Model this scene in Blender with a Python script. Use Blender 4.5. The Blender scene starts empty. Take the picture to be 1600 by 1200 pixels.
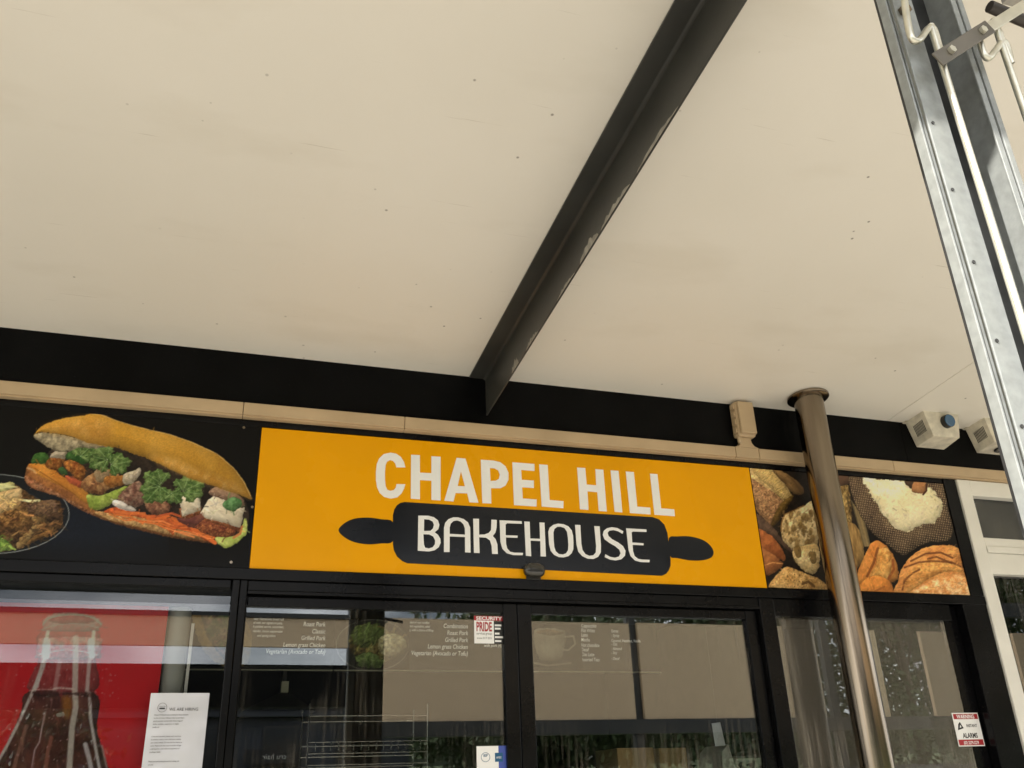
import bpy, bmesh, math, random
import numpy as np
from mathutils import Vector, Matrix
from mathutils.geometry import tessellate_polygon
random.seed(7); rng = np.random.default_rng(7)
R_ = math.radians
S = bpy.context.scene
COL = S.collection

# ------------------------------------------------------------------ camera
YAW, PITCH, ROLL, FPX = 0.32753599, 0.43199064, -0.03684856, 1400.0
CAM = np.array([0.0, -3.85, 1.6])
_F = np.array([math.sin(YAW)*math.cos(PITCH), math.cos(YAW)*math.cos(PITCH), math.sin(PITCH)])
_r0 = np.array([math.cos(YAW), -math.sin(YAW), 0.0]); _u0 = np.cross(_r0, _F)
_RT = math.cos(ROLL)*_r0 + math.sin(ROLL)*_u0
_UP = -math.sin(ROLL)*_r0 + math.cos(ROLL)*_u0
cd = bpy.data.cameras.new('camera'); cam = bpy.data.objects.new('camera', cd); COL.objects.link(cam)
cd.sensor_width = 36.0; cd.lens = FPX/1600*36; cd.clip_start = 0.05; cd.clip_end = 2000
cam.matrix_world = Matrix(((_RT[0], _UP[0], -_F[0], CAM[0]), (_RT[1], _UP[1], -_F[1], CAM[1]), (_RT[2], _UP[2], -_F[2], CAM[2]), (0, 0, 0, 1)))
S.camera = cam

# ------------------------------------------------------------------ sky and sun
SUN_AZ, SUN_EL = R_(57), R_(29)          # azimuth measured from -Y towards -X
sd_ = Vector((-math.sin(SUN_AZ)*math.cos(SUN_EL), -math.cos(SUN_AZ)*math.cos(SUN_EL), math.sin(SUN_EL)))
W = bpy.data.worlds.new('World'); S.world = W; W.use_nodes = True
wn, wl = W.node_tree.nodes, W.node_tree.links
wn.clear()
wo = wn.new('ShaderNodeOutputWorld'); wb = wn.new('ShaderNodeBackground'); ws = wn.new('ShaderNodeTexSky')
ws.sky_type = 'NISHITA'; ws.sun_disc = False; ws.sun_elevation = SUN_EL
ws.sun_rotation = math.atan2(sd_.x, sd_.y)
tc = wn.new('ShaderNodeTexCoord'); nz = wn.new('ShaderNodeTexNoise'); nz.inputs['Scale'].default_value = 4.0; nz.inputs['Detail'].default_value = 8
mp = wn.new('ShaderNodeMapping'); mp.inputs['Scale'].default_value = (1, 1, 3)
rp = wn.new('ShaderNodeValToRGB'); rp.color_ramp.elements[0].position = .30; rp.color_ramp.elements[1].position = .54
mx = wn.new('ShaderNodeMixRGB'); mx.inputs['Color2'].default_value = (24, 24.3, 25, 1)
wl.new(tc.outputs['Generated'], mp.inputs[0]); wl.new(mp.outputs[0], nz.inputs['Vector']); wl.new(nz.outputs['Fac'], rp.inputs[0])
wl.new(rp.outputs[0], mx.inputs['Fac']); wl.new(ws.outputs[0], mx.inputs['Color1']); wl.new(mx.outputs[0], wb.inputs['Color'])
wb.inputs['Strength'].default_value = 0.075; wl.new(wb.outputs[0], wo.inputs[0])
sl = bpy.data.lights.new('sun', 'SUN'); so = bpy.data.objects.new('sun', sl); COL.objects.link(so)
sl.energy = 5.0; sl.angle = R_(0.5); sl.color = (1.0, 0.95, 0.87)
so.rotation_euler = sd_.to_track_quat('Z', 'Y').to_euler(); so.location = (-12, -10, 14)
S.view_settings.view_transform = 'Standard'; S.view_settings.look = 'None'; S.view_settings.gamma = 1
S.view_settings.exposure = 0.78
S.cycles.max_bounces = 10; S.cycles.diffuse_bounces = 6; S.cycles.glossy_bounces = 6; S.cycles.transparent_max_bounces = 16
S.cycles.caustics_reflective = False; S.cycles.caustics_refractive = False
S.cycles.sample_clamp_indirect = 6.0

# ------------------------------------------------------------------ survey helpers: photo pixel -> point on a plane of constant depth
def ray(px, py):
    return _RT*((px-800)/FPX) - _UP*((py-600)/FPX) + _F
def at(px, py, y=0.0):
    r = ray(px, py); return CAM + r*((y-CAM[1])/r[1])
def proj(P):
    d = np.asarray(P, float)-CAM; w = d@_F
    return 800+FPX*(d@_RT)/w, 600-FPX*(d@_UP)/w
SLOPE = 0.078; ZC = 3.49
def ceil_z(y): return ZC - SLOPE*y
def on_ceiling(px, py):
    r = ray(px, py); n = np.array([0, SLOPE, 1.0]); return CAM + r*(((np.array([0, 0, ZC])-CAM)@n)/(r@n))

# ------------------------------------------------------------------ materials
def srgb(*c):
    c = np.array(c, float)/255; return np.where(c <= .04045, c/12.92, ((c+.055)/1.055)**2.4)
MATS = {}
def mat(name, col, rough=.5, metal=0, spec=.5, var=.12, vscale=6, bump=0, bscale=40, dust=0, stretch=(1, 1, 1), coat=0):
    if name in MATS: return MATS[name]
    m = bpy.data.materials.new(name); m.use_nodes = True; n, l = m.node_tree.nodes, m.node_tree.links
    b = n['Principled BSDF']; b.inputs['Roughness'].default_value = rough; b.inputs['Metallic'].default_value = metal
    b.inputs['Specular IOR Level'].default_value = spec; b.inputs['Coat Weight'].default_value = coat; b.inputs['Coat Roughness'].default_value = .08
    t = n.new('ShaderNodeTexCoord'); mpn = n.new('ShaderNodeMapping'); mpn.inputs['Scale'].default_value = stretch
    l.new(t.outputs['Object'], mpn.inputs[0])
    nz = n.new('ShaderNodeTexNoise'); nz.inputs['Scale'].default_value = vscale; nz.inputs['Detail'].default_value = 6; l.new(mpn.outputs[0], nz.inputs['Vector'])
    rp = n.new('ShaderNodeValToRGB'); c = np.array(col[:3])
    rp.color_ramp.elements[0].position = .3; rp.color_ramp.elements[1].position = .7
    rp.color_ramp.elements[0].color = (*(c*(1-var)), 1); rp.color_ramp.elements[1].color = (*np.minimum(c*(1+var), 1), 1)
    l.new(nz.outputs['Fac'], rp.inputs[0]); out = rp.outputs[0]
    if dust:
        n2 = n.new('ShaderNodeTexNoise'); n2.inputs['Scale'].default_value = 90; n2.inputs['Detail'].default_value = 4; l.new(t.outputs['Object'], n2.inputs['Vector'])
        r2 = n.new('ShaderNodeValToRGB'); r2.color_ramp.elements[0].position = .62; r2.color_ramp.elements[1].position = .8
        r2.color_ramp.elements[1].color = (dust, dust, dust, 1); l.new(n2.outputs['Fac'], r2.inputs[0])
        m2 = n.new('ShaderNodeMixRGB'); m2.inputs['Color2'].default_value = (.35, .32, .27, 1); l.new(r2.outputs[0], m2.inputs['Fac']); l.new(out, m2.inputs['Color1']); out = m2.outputs[0]
    l.new(out, b.inputs['Base Color'])
    rr = n.new('ShaderNodeMapRange'); rr.inputs['To Min'].default_value = max(rough-.08, .02); rr.inputs['To Max'].default_value = min(rough+.1, 1); l.new(nz.outputs['Fac'], rr.inputs['Value']); l.new(rr.outputs[0], b.inputs['Roughness'])
    if bump:
        n3 = n.new('ShaderNodeTexNoise'); n3.inputs['Scale'].default_value = bscale; n3.inputs['Detail'].default_value = 5; l.new(mpn.outputs[0], n3.inputs['Vector'])
        bp = n.new('ShaderNodeBump'); bp.inputs['Strength'].default_value = bump; bp.inputs['Distance'].default_value = .004; l.new(n3.outputs['Fac'], bp.inputs['Height']); l.new(bp.outputs[0], b.inputs['Normal'])
    MATS[name] = m; return m
def ceiling_mat():
    m = bpy.data.materials.new('ceiling_paint'); m.use_nodes = True; n, l = m.node_tree.nodes, m.node_tree.links
    b = n['Principled BSDF']; b.inputs['Roughness'].default_value = .42; b.inputs['Specular IOR Level'].default_value = .35
    t = n.new('ShaderNodeTexCoord')
    def noise(scale, st=(1, 1, 1), rot=0, det=5):
        mpn = n.new('ShaderNodeMapping'); mpn.inputs['Scale'].default_value = st; mpn.inputs['Rotation'].default_value = (0, 0, rot); l.new(t.outputs['Object'], mpn.inputs[0])
        q = n.new('ShaderNodeTexNoise'); q.inputs['Scale'].default_value = scale; q.inputs['Detail'].default_value = det; l.new(mpn.outputs[0], q.inputs['Vector']); return q.outputs['Fac']
    def ramp(v, a, b_, c0=(0, 0, 0, 1), c1=(1, 1, 1, 1)):
        r = n.new('ShaderNodeValToRGB'); r.color_ramp.elements[0].position = a; r.color_ramp.elements[1].position = b_; r.color_ramp.elements[0].color = c0; r.color_ramp.elements[1].color = c1; l.new(v, r.inputs[0]); return r.outputs[0]
    def mix(f, a, col):
        q = n.new('ShaderNodeMixRGB'); l.new(f, q.inputs['Fac']); l.new(a, q.inputs['Color1']); q.inputs['Color2'].default_value = col; return q.outputs[0]
    base = ramp(noise(.9), .3, .75, (.765, .73, .65, 1), (.82, .785, .71, 1))
    for i, (rot, sc) in enumerate(((.15, 1.3), (1.1, 1.7), (-.35, 1.1))):      # long faint scuffs
        s1 = ramp(noise(sc*5, (.35, 9, 1), rot, 3), .735, .79, (0, 0, 0, 1), (.34, .34, .34, 1))
        base = mix(s1, base, (.35, .30, .22, 1))
    vo = n.new('ShaderNodeTexVoronoi'); vo.inputs['Scale'].default_value = 10; l.new(t.outputs['Object'], vo.inputs['Vector'])
    spk = ramp(vo.outputs['Distance'], .035, .07, (.75, .75, .75, 1), (0, 0, 0, 1))
    sel = ramp(vo.outputs['Color'], .45, .5); mu = n.new('ShaderNodeMixRGB'); mu.blend_type = 'MULTIPLY'; mu.inputs['Fac'].default_value = 1; l.new(spk, mu.inputs['Color1']); l.new(sel, mu.inputs['Color2'])
    clu = ramp(noise(.8, (1, 1, 1), 0, 3), .40, .56); mu2 = n.new('ShaderNodeMixRGB'); mu2.blend_type = 'MULTIPLY'; mu2.inputs['Fac'].default_value = 1; l.new(mu.outputs[0], mu2.inputs['Color1']); l.new(clu, mu2.inputs['Color2'])
    base = mix(mu2.outputs[0], base, (.10, .08, .06, 1))
    sm = ramp(noise(1.6, (1, 2.2, 1), .4, 7), .56, .72, (0, 0, 0, 1), (.22, .22, .22, 1)); base = mix(sm, base, (.60, .55, .45, 1))
    l.new(base, b.inputs['Base Color'])
    bp = n.new('ShaderNodeBump'); bp.inputs['Strength'].default_value = .12; bp.inputs['Distance'].default_value = .004; l.new(noise(30), bp.inputs['Height']); l.new(bp.outputs[0], b.inputs['Normal'])
    return m
def glass_mat(name, tint=(.93, .95, .93), k=1.1, add=.034, dirt=.05, film=0.0):
    m = bpy.data.materials.new(name); m.use_nodes = True; n, l = m.node_tree.nodes, m.node_tree.links; n.clear()
    o = n.new('ShaderNodeOutputMaterial'); tr = n.new('ShaderNodeBsdfTransparent'); tr.inputs[0].default_value = (*tint, 1)
    gl = n.new('ShaderNodeBsdfGlossy'); gl.inputs['Roughness'].default_value = 0.0; gl.inputs['Color'].default_value = (.96, .98, 1, 1)
    fr = n.new('ShaderNodeFresnel'); fr.inputs['IOR'].default_value = 1.5
    ma = n.new('ShaderNodeMath'); ma.operation = 'MULTIPLY_ADD'; ma.inputs[1].default_value = k; ma.inputs[2].default_value = add; ma.use_clamp = True; l.new(fr.outputs[0], ma.inputs[0])
    mx = n.new('ShaderNodeMixShader'); l.new(ma.outputs[0], mx.inputs[0]); l.new(tr.outputs[0], mx.inputs[1]); l.new(gl.outputs[0], mx.inputs[2])
    t = n.new('ShaderNodeTexCoord'); mpn = n.new('ShaderNodeMapping'); mpn.inputs['Scale'].default_value = (1, 1, .045); l.new(t.outputs['Object'], mpn.inputs[0])
    q = n.new('ShaderNodeTexNoise'); q.inputs['Scale'].default_value = 60; q.inputs['Detail'].default_value = 5; l.new(mpn.outputs[0], q.inputs['Vector'])
    q2 = n.new('ShaderNodeTexNoise'); q2.inputs['Scale'].default_value = 2.2; l.new(t.outputs['Object'], q2.inputs['Vector'])
    r = n.new('ShaderNodeValToRGB'); r.color_ramp.elements[0].position = .48; r.color_ramp.elements[1].position = .8; r.color_ramp.elements[1].color = (dirt*5, dirt*5, dirt*5, 1); l.new(q.outputs['Fac'], r.inputs[0])
    r2 = n.new('ShaderNodeValToRGB'); r2.color_ramp.elements[0].position = .4; r2.color_ramp.elements[1].position = .65; l.new(q2.outputs['Fac'], r2.inputs[0])
    mu = n.new('ShaderNodeMath'); mu.operation = 'MULTIPLY'; l.new(r.outputs[0], mu.inputs[0]); l.new(r2.outputs[0], mu.inputs[1])
    df = n.new('ShaderNodeBsdfDiffuse'); df.inputs[0].default_value = (.45, .40, .33, 1)
    fa = n.new('ShaderNodeMath'); fa.operation = 'ADD'; fa.inputs[1].default_value = film; l.new(mu.outputs[0], fa.inputs[0])
    m2 = n.new('ShaderNodeMixShader'); l.new(fa.outputs[0], m2.inputs[0]); l.new(mx.outputs[0], m2.inputs[1]); l.new(df.outputs[0], m2.inputs[2])
    l.new(m2.outputs[0], o.inputs[0]); return m
def print_mat(name, rough=.3, spec=.15):
    m = bpy.data.materials.new(name); m.use_nodes = True; n, l = m.node_tree.nodes, m.node_tree.links
    b = n['Principled BSDF']; b.inputs['Roughness'].default_value = rough; b.inputs['Specular IOR Level'].default_value = spec
    a = n.new('ShaderNodeVertexColor'); a.layer_name = 'ink'; l.new(a.outputs[0], b.inputs['Base Color']); return m

M_CEIL = ceiling_mat()
M_BLACK = mat('black_satin_paint', (.0035, .0035, .0038), .45, spec=.07, var=.4, vscale=3, dust=.03)
M_FRAME = mat('black_powder_coat', (.0045, .0045, .005), .20, spec=.15, var=.35, vscale=5, dust=.03)
M_BEAM = mat('dark_grey_beam_paint', (.040, .040, .036), .36, var=.2, vscale=4, bump=.15, bscale=25)
M_WORN = mat('worn_paint_chip', (.34, .32, .28), .6, var=.3, vscale=40)
M_DUCT = mat('tan_plastic_duct', (.50, .37, .225), .45, var=.09, vscale=5)
M_YEL = mat('yellow_vinyl', (.84, .372, .0008), .26, spec=.13, var=.05, vscale=2.0, bump=.03, bscale=3)
M_NAVY = mat('navy_black_vinyl', (.006, .008, .013), .2, spec=.35, var=.2)
M_WHITE = mat('white_vinyl', (.88, .88, .87), .3, var=.02)
M_STEEL = mat('brushed_stainless', (.24, .195, .145), .17, metal=1, var=.25, vscale=16, stretch=(1, 1, .08), bump=.08, bscale=60)
M_GALV = mat('galvanised_zinc', (.29, .305, .295), .5, metal=.3, var=.14, vscale=55, bump=.05)
M_ZINC = mat('zinc_plated_rod', (.62, .60, .50), .3, metal=.8, var=.12, vscale=30)
M_DARKZ = mat('shaded_zinc', (.045, .045, .045), .5, metal=.3, var=.5, vscale=14)  # dark copy of the zinc, shade inside the channel put into its colour
M_WFRAME = mat('white_aluminium', (.74, .72, .66), .35, var=.04)
M_SIREN = mat('aged_white_plastic', (.64, .59, .48), .5, var=.18, vscale=22, dust=.5)
M_DARK = mat('black_plastic', (.012, .012, .012), .4)
M_BLUE = mat('blue_lens', (.035, .11, .22), .22, coat=.6)
M_GLASS = glass_mat('shop_glass')
M_GLASS2 = glass_mat('streaky_glass', (.84, .86, .82), 1.1, .034, .15, .14)
M_GLASS0 = glass_mat('clean_glass', (.95, .96, .95), .95, .022, .008)
M_CONC = mat('pale_concrete', (.50, .47, .415), .85, var=.14, vscale=2, bump=.4, bscale=90)
M_ASPH = mat('asphalt', (.055, .055, .056), .9, var=.25, vscale=20, bump=.5, bscale=200)
M_GRASS = mat('ground_grass', (.07, .10, .03), .95, var=.35, vscale=3)
M_INT = mat('dark_interior', (.030, .027, .024), .7, var=.2)
M_PAPER = mat('paper', (.72, .73, .77), .35, var=.04)
M_INK = mat('black_ink', (.02, .02, .022), .5)
M_RED = mat('red_ink', (.36, .012, .018), .4)
M_CARD = mat('cardboard', (.40, .26, .12), .8, var=.12)
M_BEIGE = mat('beige_render', (.80, .60, .38), .8, var=.05)
M_WALLB = mat('pale_blue_wall', (.060, .066, .078), .8, var=.15)
M_WINB = mat('dark_window', (.02, .025, .03), .1)
M_BARK = mat('bark', (.10, .075, .05), .9, var=.3)
M_LEAF = mat('leaf', (.055, .085, .025), .6, var=.5, vscale=3)
M_PRINT = print_mat('printed_vinyl')
M_PRINTM = print_mat('printed_menu', .35, .15)

# ------------------------------------------------------------------ mesh helpers
class MB:
    def __init__(s): s.v = []; s.f = []
    def add(s, v, f):
        o = len(s.v); s.v += [tuple(map(float, p)) for p in v]; s.f += [tuple(i+o for i in q) for q in f]; return s
    def hexa(s, c):   # 8 corners: 4 bottom ccw then 4 top
        return s.add(c, [(3, 2, 1, 0), (4, 5, 6, 7), (0, 1, 5, 4), (1, 2, 6, 5), (2, 3, 7, 6), (3, 0, 4, 7)])
    def box(s, x0, x1, y0, y1, z0, z1):
        return s.hexa([(x0, y0, z0), (x1, y0, z0), (x1, y1, z0), (x0, y1, z0), (x0, y0, z1), (x1, y0, z1), (x1, y1, z1), (x0, y1, z1)])
    def tube(s, pts, r, n=12, cap=True):
        pts = [Vector(p) for p in pts]; rs = r if isinstance(r, (list, tuple)) else [r]*len(pts); V = []; F = []
        up = None
        for i, p in enumerate(pts):
            d = (pts[min(i+1, len(pts)-1)]-pts[max(i-1, 0)]).normalized()
            if up is None: up = d.orthogonal().normalized()
            a = (up - d*up.dot(d)).normalized(); up = a; b = d.cross(a)
            for k in range(n):
                t = 2*math.pi*k/n; V.append(p+a*(math.cos(t)*rs[i])+b*(math.sin(t)*rs[i]))
        for i in range(len(pts)-1):
            for k in range(n): F.append((i*n+k, i*n+(k+1) % n, (i+1)*n+(k+1) % n, (i+1)*n+k))
        if cap: F.append(tuple(range(n-1, -1, -1))); F.append(tuple((len(pts)-1)*n+k for k in range(n)))
        return s.add(V, F)
    def lathe(s, c, prof, n=40, axis='z'):
        V = []; F = []
        for r, h in prof:
            for k in range(n):
                t = 2*math.pi*k/n; a, b = r*math.cos(t), r*math.sin(t)
                V.append((c[0]+a, c[1]+b, c[2]+h) if axis == 'z' else (c[0]+a, c[1]+h, c[2]+b))
        for i in range(len(prof)-1):
            for k in range(n): F.append((i*n+k, i*n+(k+1) % n, (i+1)*n+(k+1) % n, (i+1)*n+k))
        F.append(tuple(range(n-1, -1, -1))); F.append(tuple((len(prof)-1)*n+k for k in range(n)))
        return s.add(V, F)
    def sheet(s, outer, holes, y, t):
        """flat cut-out in the x-z plane: outer/holes lists of (x,z); front at y, thickness t going back (+y)"""
        loops = [outer]+list(holes); vl = [[Vector((p[0], p[1], 0)) for p in lp] for lp in loops]
        flat = [p for lp in loops for p in lp]; tr = tessellate_polygon(vl); n = len(flat)
        V = [(p[0], y, p[1]) for p in flat]+[(p[0], y+t, p[1]) for p in flat]; F = []
        for a, b, c in tr:
            pa, pb, pc = flat[a], flat[b], flat[c]
            cr = (pb[0]-pa[0])*(pc[1]-pa[1])-(pb[1]-pa[1])*(pc[0]-pa[0])
            if abs(cr) < 1e-12: continue
            F.append((a, b, c) if cr > 0 else (a, c, b))
        o = 0
        for lp in loops:
            m = len(lp)
            for i in range(m): j = (i+1) % m; F.append((o+i, o+j, n+o+j, n+o+i))
            o += m
        return s.add(V, F)
    def mesh(s, name, m, smooth=False, bevel=0, seg=2):
        me = bpy.data.meshes.new(name); me.from_pydata(s.v, [], s.f)
        bm = bmesh.new(); bm.from_mesh(me); bmesh.ops.recalc_face_normals(bm, faces=bm.faces)
        if bevel:
            es = [e for e in bm.edges if len(e.link_faces) == 2 and e.calc_face_angle(0) > .6]
            bmesh.ops.bevel(bm, geom=es, offset=bevel, segments=seg, affect='EDGES', profile=.5)
        bm.to_mesh(me); bm.free()
        if smooth:
            for p in me.polygons: p.use_smooth = True
            try: me.set_sharp_from_angle(angle=R_(40))
            except Exception: pass
        me.materials.append(m); return me
def link(name, me, parent=None):
    o = bpy.data.objects.new(name, me); COL.objects.link(o)
    if parent is not None:
        o.parent = parent; root = parent
        while root.parent: root = root.parent
        o.matrix_parent_inverse = Matrix.Translation(-root.location) if parent is root else Matrix.Identity(4)
    return o
def part(name, mb, m, parent=None, smooth=False, bevel=0, label=None, seg=2):
    o = link(name, mb.mesh(name, m, smooth, bevel, seg), parent)
    if label: o['label'] = label
    return o
def thing(name, label, cat, loc=(0, 0, 0), group=None):
    o = bpy.data.objects.new(name, None); COL.objects.link(o); o.location = loc; o.empty_display_size = .1; tag(o, label, cat, group); return o
def tag(o, label, cat, group=None):
    o['label'] = label; o['category'] = cat
    if group: o['group'] = group
    return o
def structure(o): o['kind'] = 'structure'; return o
def smooth_loop(pts, n=6):
    p = np.array(pts, float); k = len(p); out = []
    for i in range(k):
        a, b, c, d = p[i-1], p[i], p[(i+1) % k], p[(i+2) % k]
        for t in np.linspace(0, 1, n, endpoint=False):
            out.append(.5*((2*b)+(-a+c)*t+(2*a-5*b+4*c-d)*t*t+(-a+3*b-3*c+d)*t**3))
    return np.array(out)
def cropped(pts, ox, oy, s): return [(ox+x*s, oy+y*s) for x, y in pts]
def xz(pts, y=0.0): return [(lambda q: (q[0], q[2]))(at(px, py, y)) for px, py in pts]
def text_part(txt, x, y, z, h, m, parent, wid=1.0, shear=0.0, align='LEFT', weight=0.0, name='lettering', mirror=False, thick=0.0):
    """lettering standing in the x-z plane, read from -y (or from +y if mirror)"""
    cu = bpy.data.curves.new('t', 'FONT'); cu.body = txt; cu.size = 1.0; cu.align_x = align; cu.shear = shear; cu.offset = weight; cu.resolution_u = 3
    tmp = bpy.data.objects.new('t', cu); COL.objects.link(tmp); dg = bpy.context.evaluated_depsgraph_get()
    me0 = tmp.evaluated_get(dg).to_mesh(); sgn = -1 if mirror else 1
    V = [(x+sgn*v.co.x*h*wid*1.4, y, z+v.co.y*h*1.4) for v in me0.vertices]; F = [tuple(p.vertices) for p in me0.polygons]
    tmp.evaluated_get(dg).to_mesh_clear(); bpy.data.objects.remove(tmp); bpy.data.curves.remove(cu)
    if mirror: F = [f[::-1] for f in F]
    me = bpy.data.meshes.new(name); me.from_pydata(V, [], F); me.materials.append(m); return link(name, me, parent)
#@@SETTING
# ------------------------------------------------------------------ the setting: ground, pavement, road
def terrain_z(y): return 0 if y > -15 else (2.0*min(1, (-15-y)/7.0) + max(0, (-22-y))*.037)
mb = MB(); ys = [400, 40, 0, -6, -12, -15, -16.5, -18, -20, -22, -30, -45, -70, -110, -400]
xs = [-400, -60, -30, -12, -4, 4, 12, 30, 60, 400]
V = [(x, y, terrain_z(y)-.02) for y in ys for x in xs]; nx = len(xs)
F = [(j*nx+i, j*nx+i+1, (j+1)*nx+i+1, (j+1)*nx+i) for j in range(len(ys)-1) for i in range(nx-1)]
structure(part('ground', mb.add(V, F), M_GRASS))
structure(part('pavement', MB().box(-14, 14, -12.0, .3, -.14, 0.0), M_CONC, bevel=.01))
structure(part('road', MB().box(-60, 60, -14.9, -12.004, -.2, -.012), M_ASPH))
structure(part('car_park', MB().add([(-25, -22.2, 2.012), (30, -22.2, 2.012), (30, -29.5, 2.30), (-25, -29.5, 2.30), (-25, -22.2, 1.9), (30, -22.2, 1.9), (30, -29.5, 2.0), (-25, -29.5, 2.0)],
    [(0, 1, 2, 3), (4, 7, 6, 5), (0, 4, 5, 1), (1, 5, 6, 2), (2, 6, 7, 3), (3, 7, 4, 0)]), M_ASPH))

structure(part('added_hills', MB().add([(-200, -125, 0), (300, -125, 0), (300, -135, 12.5), (-200, -135, 12.5), (-200, -180, 14), (300, -180, 14), (-200, -180, 0), (300, -180, 0)], [(0, 1, 2, 3), (3, 2, 5, 4), (4, 5, 7, 6), (6, 7, 1, 0), (0, 3, 4, 6), (1, 7, 5, 2)]), mat('hill_bush', (.030, .042, .018), .95, var=.5, vscale=.3)))  # unseen rise added to block bright sky between the mirrored trees

# ceiling of the awning: lined with sheets, a backing deck above
YE = -4.0
ceil = structure(part('ceiling', MB().hexa([(-11, YE, ceil_z(YE)+.012), (11, YE, ceil_z(YE)+.012), (11, .2, ceil_z(.2)+.012), (-11, .2, ceil_z(.2)+.012),
    (-11, YE, ceil_z(YE)+.16), (11, YE, ceil_z(YE)+.16), (11, .2, ceil_z(.2)+.16), (-11, .2, ceil_z(.2)+.16)]), M_BEAM))
XSEAM = float(on_ceiling(1430, 628)[0])
edges = [-11, -8.2, -4.6, -1.4] + [1.165] + [XSEAM, 6.2, 8.6, 11]
for a, b in zip(edges[:-1], edges[1:]):
    g = .0018
    part('ceiling_sheet', MB().hexa([(a+g, YE, ceil_z(YE)), (b-g, YE, ceil_z(YE)), (b-g, .18, ceil_z(.18)), (a+g, .18, ceil_z(.18)),
        (a+g, YE, ceil_z(YE)+.009), (b-g, YE, ceil_z(YE)+.009), (b-g, .18, ceil_z(.18)+.009), (a+g, .18, ceil_z(.18)+.009)]), M_CEIL, ceil)
t = thing('awning_edge_beam', 'black painted beam along the outer edge of the awning', 'beam', (0, YE-.05, 3.4))
part('web', MB().box(-11, 11, YE-.06, YE-.002, 3.70, 4.05), M_BLACK, t, bevel=.004)
part('flange', MB().box(-11, 11, YE-.10, YE-.062, 3.675, 3.74), M_BLACK, t)

# the visible angle-section beam under the ceiling
XW, XL, ZB = 1.167, 1.085, 3.287
DY = lambda z: z
t = thing('awning_beam', 'dark grey steel angle beam running out across the cream ceiling', 'beam', (XW, -.02, ZB))
y0, y1 = -.006, YE+.004
def sl_hex(xa, xb, za, zb):    # box following the ceiling slope, za/zb measured at y=0
    k = lambda z, y: z - SLOPE*y
    return [(xa, y1, k(za, y1)), (xb, y1, k(za, y1)), (xb, y0, k(za, y0)), (xa, y0, k(za, y0)), (xa, y1, k(zb, y1)), (xb, y1, k(zb, y1)), (xb, y0, k(zb, y0)), (xa, y0, k(zb, y0))]
part('flange', MB().hexa(sl_hex(XL, XW-.0005, ZC-.009, ZC-.0012)), M_BEAM, t, bevel=.0015)
part('web', MB().hexa(sl_hex(XW, XW+.007, ZB, ZC-.0015)), M_BEAM, t, bevel=.0015)
mbf = MB(); pr = [(0, 0)]+[(-.016*math.cos(a), -.016*math.sin(a)) for a in []]
fil = [(XW-.012, ZC-.0095), (XW-.006, ZC-.0115), (XW-.0022, ZC-.0155), (XW-.0004, ZC-.022), (XW-.0002, ZC-.0092)]
n = len(fil)
mbf.add([(x, y0, z-SLOPE*y0) for x, z in fil]+[(x, y1, z-SLOPE*y1) for x, z in fil], [tuple(range(n)), tuple(range(2*n-1, n-1, -1))]+[(i, (i+1) % n, n+(i+1) % n, n+i) for i in range(n)])
part('root_fillet', mbf, M_BEAM, t, smooth=True)
for yy, ln, hh in ((-.62, .16, .035), (-.42, .10, .05), (-1.0, .2, .02), (-1.25, .18, .05), (-1.45, .25, .03), (-1.75, .3, .02)):   # scraped paint along the lower edge
    pts = [(0, 0)]+[(ln*q, hh*(.35+.65*random.random())*math.sin(math.pi*min(1, q*1.02))**.6) for q in np.linspace(.06, .94, 12)]+[(ln, 0)]
    V = [(XW-.0008, yy-a, ZB+.0015-SLOPE*(yy-a)+b) for a, b in pts]
    part('scraped_paint', MB().add(V+[(XW-.0002, v[1], v[2]) for v in V], [tuple(range(len(V)))]+[tuple(range(2*len(V)-1, len(V)-1, -1))]), M_WORN, t)

# black fascia wall band between ceiling and trunking, and the wall behind the sign panels
t = thing('fascia_wall', 'flat black painted wall band between the cream ceiling and the tan trunking', 'wall', (1.5, .1, 3.2))
part('fascia_board', MB().box(-11, 3.655, .0, .05, 3.14, 3.53), M_BLACK, t)
part('fascia_board', MB().box(3.658, 11, .0, .05, 3.166, 3.53), M_BLACK, t)
part('backing_wall', MB().box(-11, 11, .052, .30, 2.36, 3.6), M_BLACK, t)

# tan cable trunking with joints, tee branch
t = thing('cable_trunking', 'long tan plastic cable trunking fixed along the black fascia', 'trunking', (1.5, 0, 3.17))
joints = [-11, -4.2, -1.9, float(at(380, 640)[0]), float(at(630, 665)[0]), float(at(1143, 705)[0]), float(at(1180, 712)[0]), float(at(1388, 727)[0]), 6.4, 11]
for a, b in zip(joints[:-1], joints[1:]):
    part('trunking_length', MB().box(a+.0012, b-.0012, -.040, -.0005, 3.172, 3.229), M_DUCT, t, bevel=.003)
    part('trunking_base', MB().box(a+.0012, b-.0012, -.030, -.0006, 3.163, 3.1715), M_DUCT, t)
bx = float(at(1160, 690)[0])
tee = [(bx-.075, 3.2295), (bx+.075, 3.2295), (bx+.045, 3.240), (bx+.031, 3.258), (bx+.027, 3.285), (bx-.027, 3.285), (bx-.031, 3.258), (bx-.045, 3.240)]
part('tee_branch', MB().sheet(tee, [], -.038, .037), M_DUCT, t, bevel=.0015)

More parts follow.
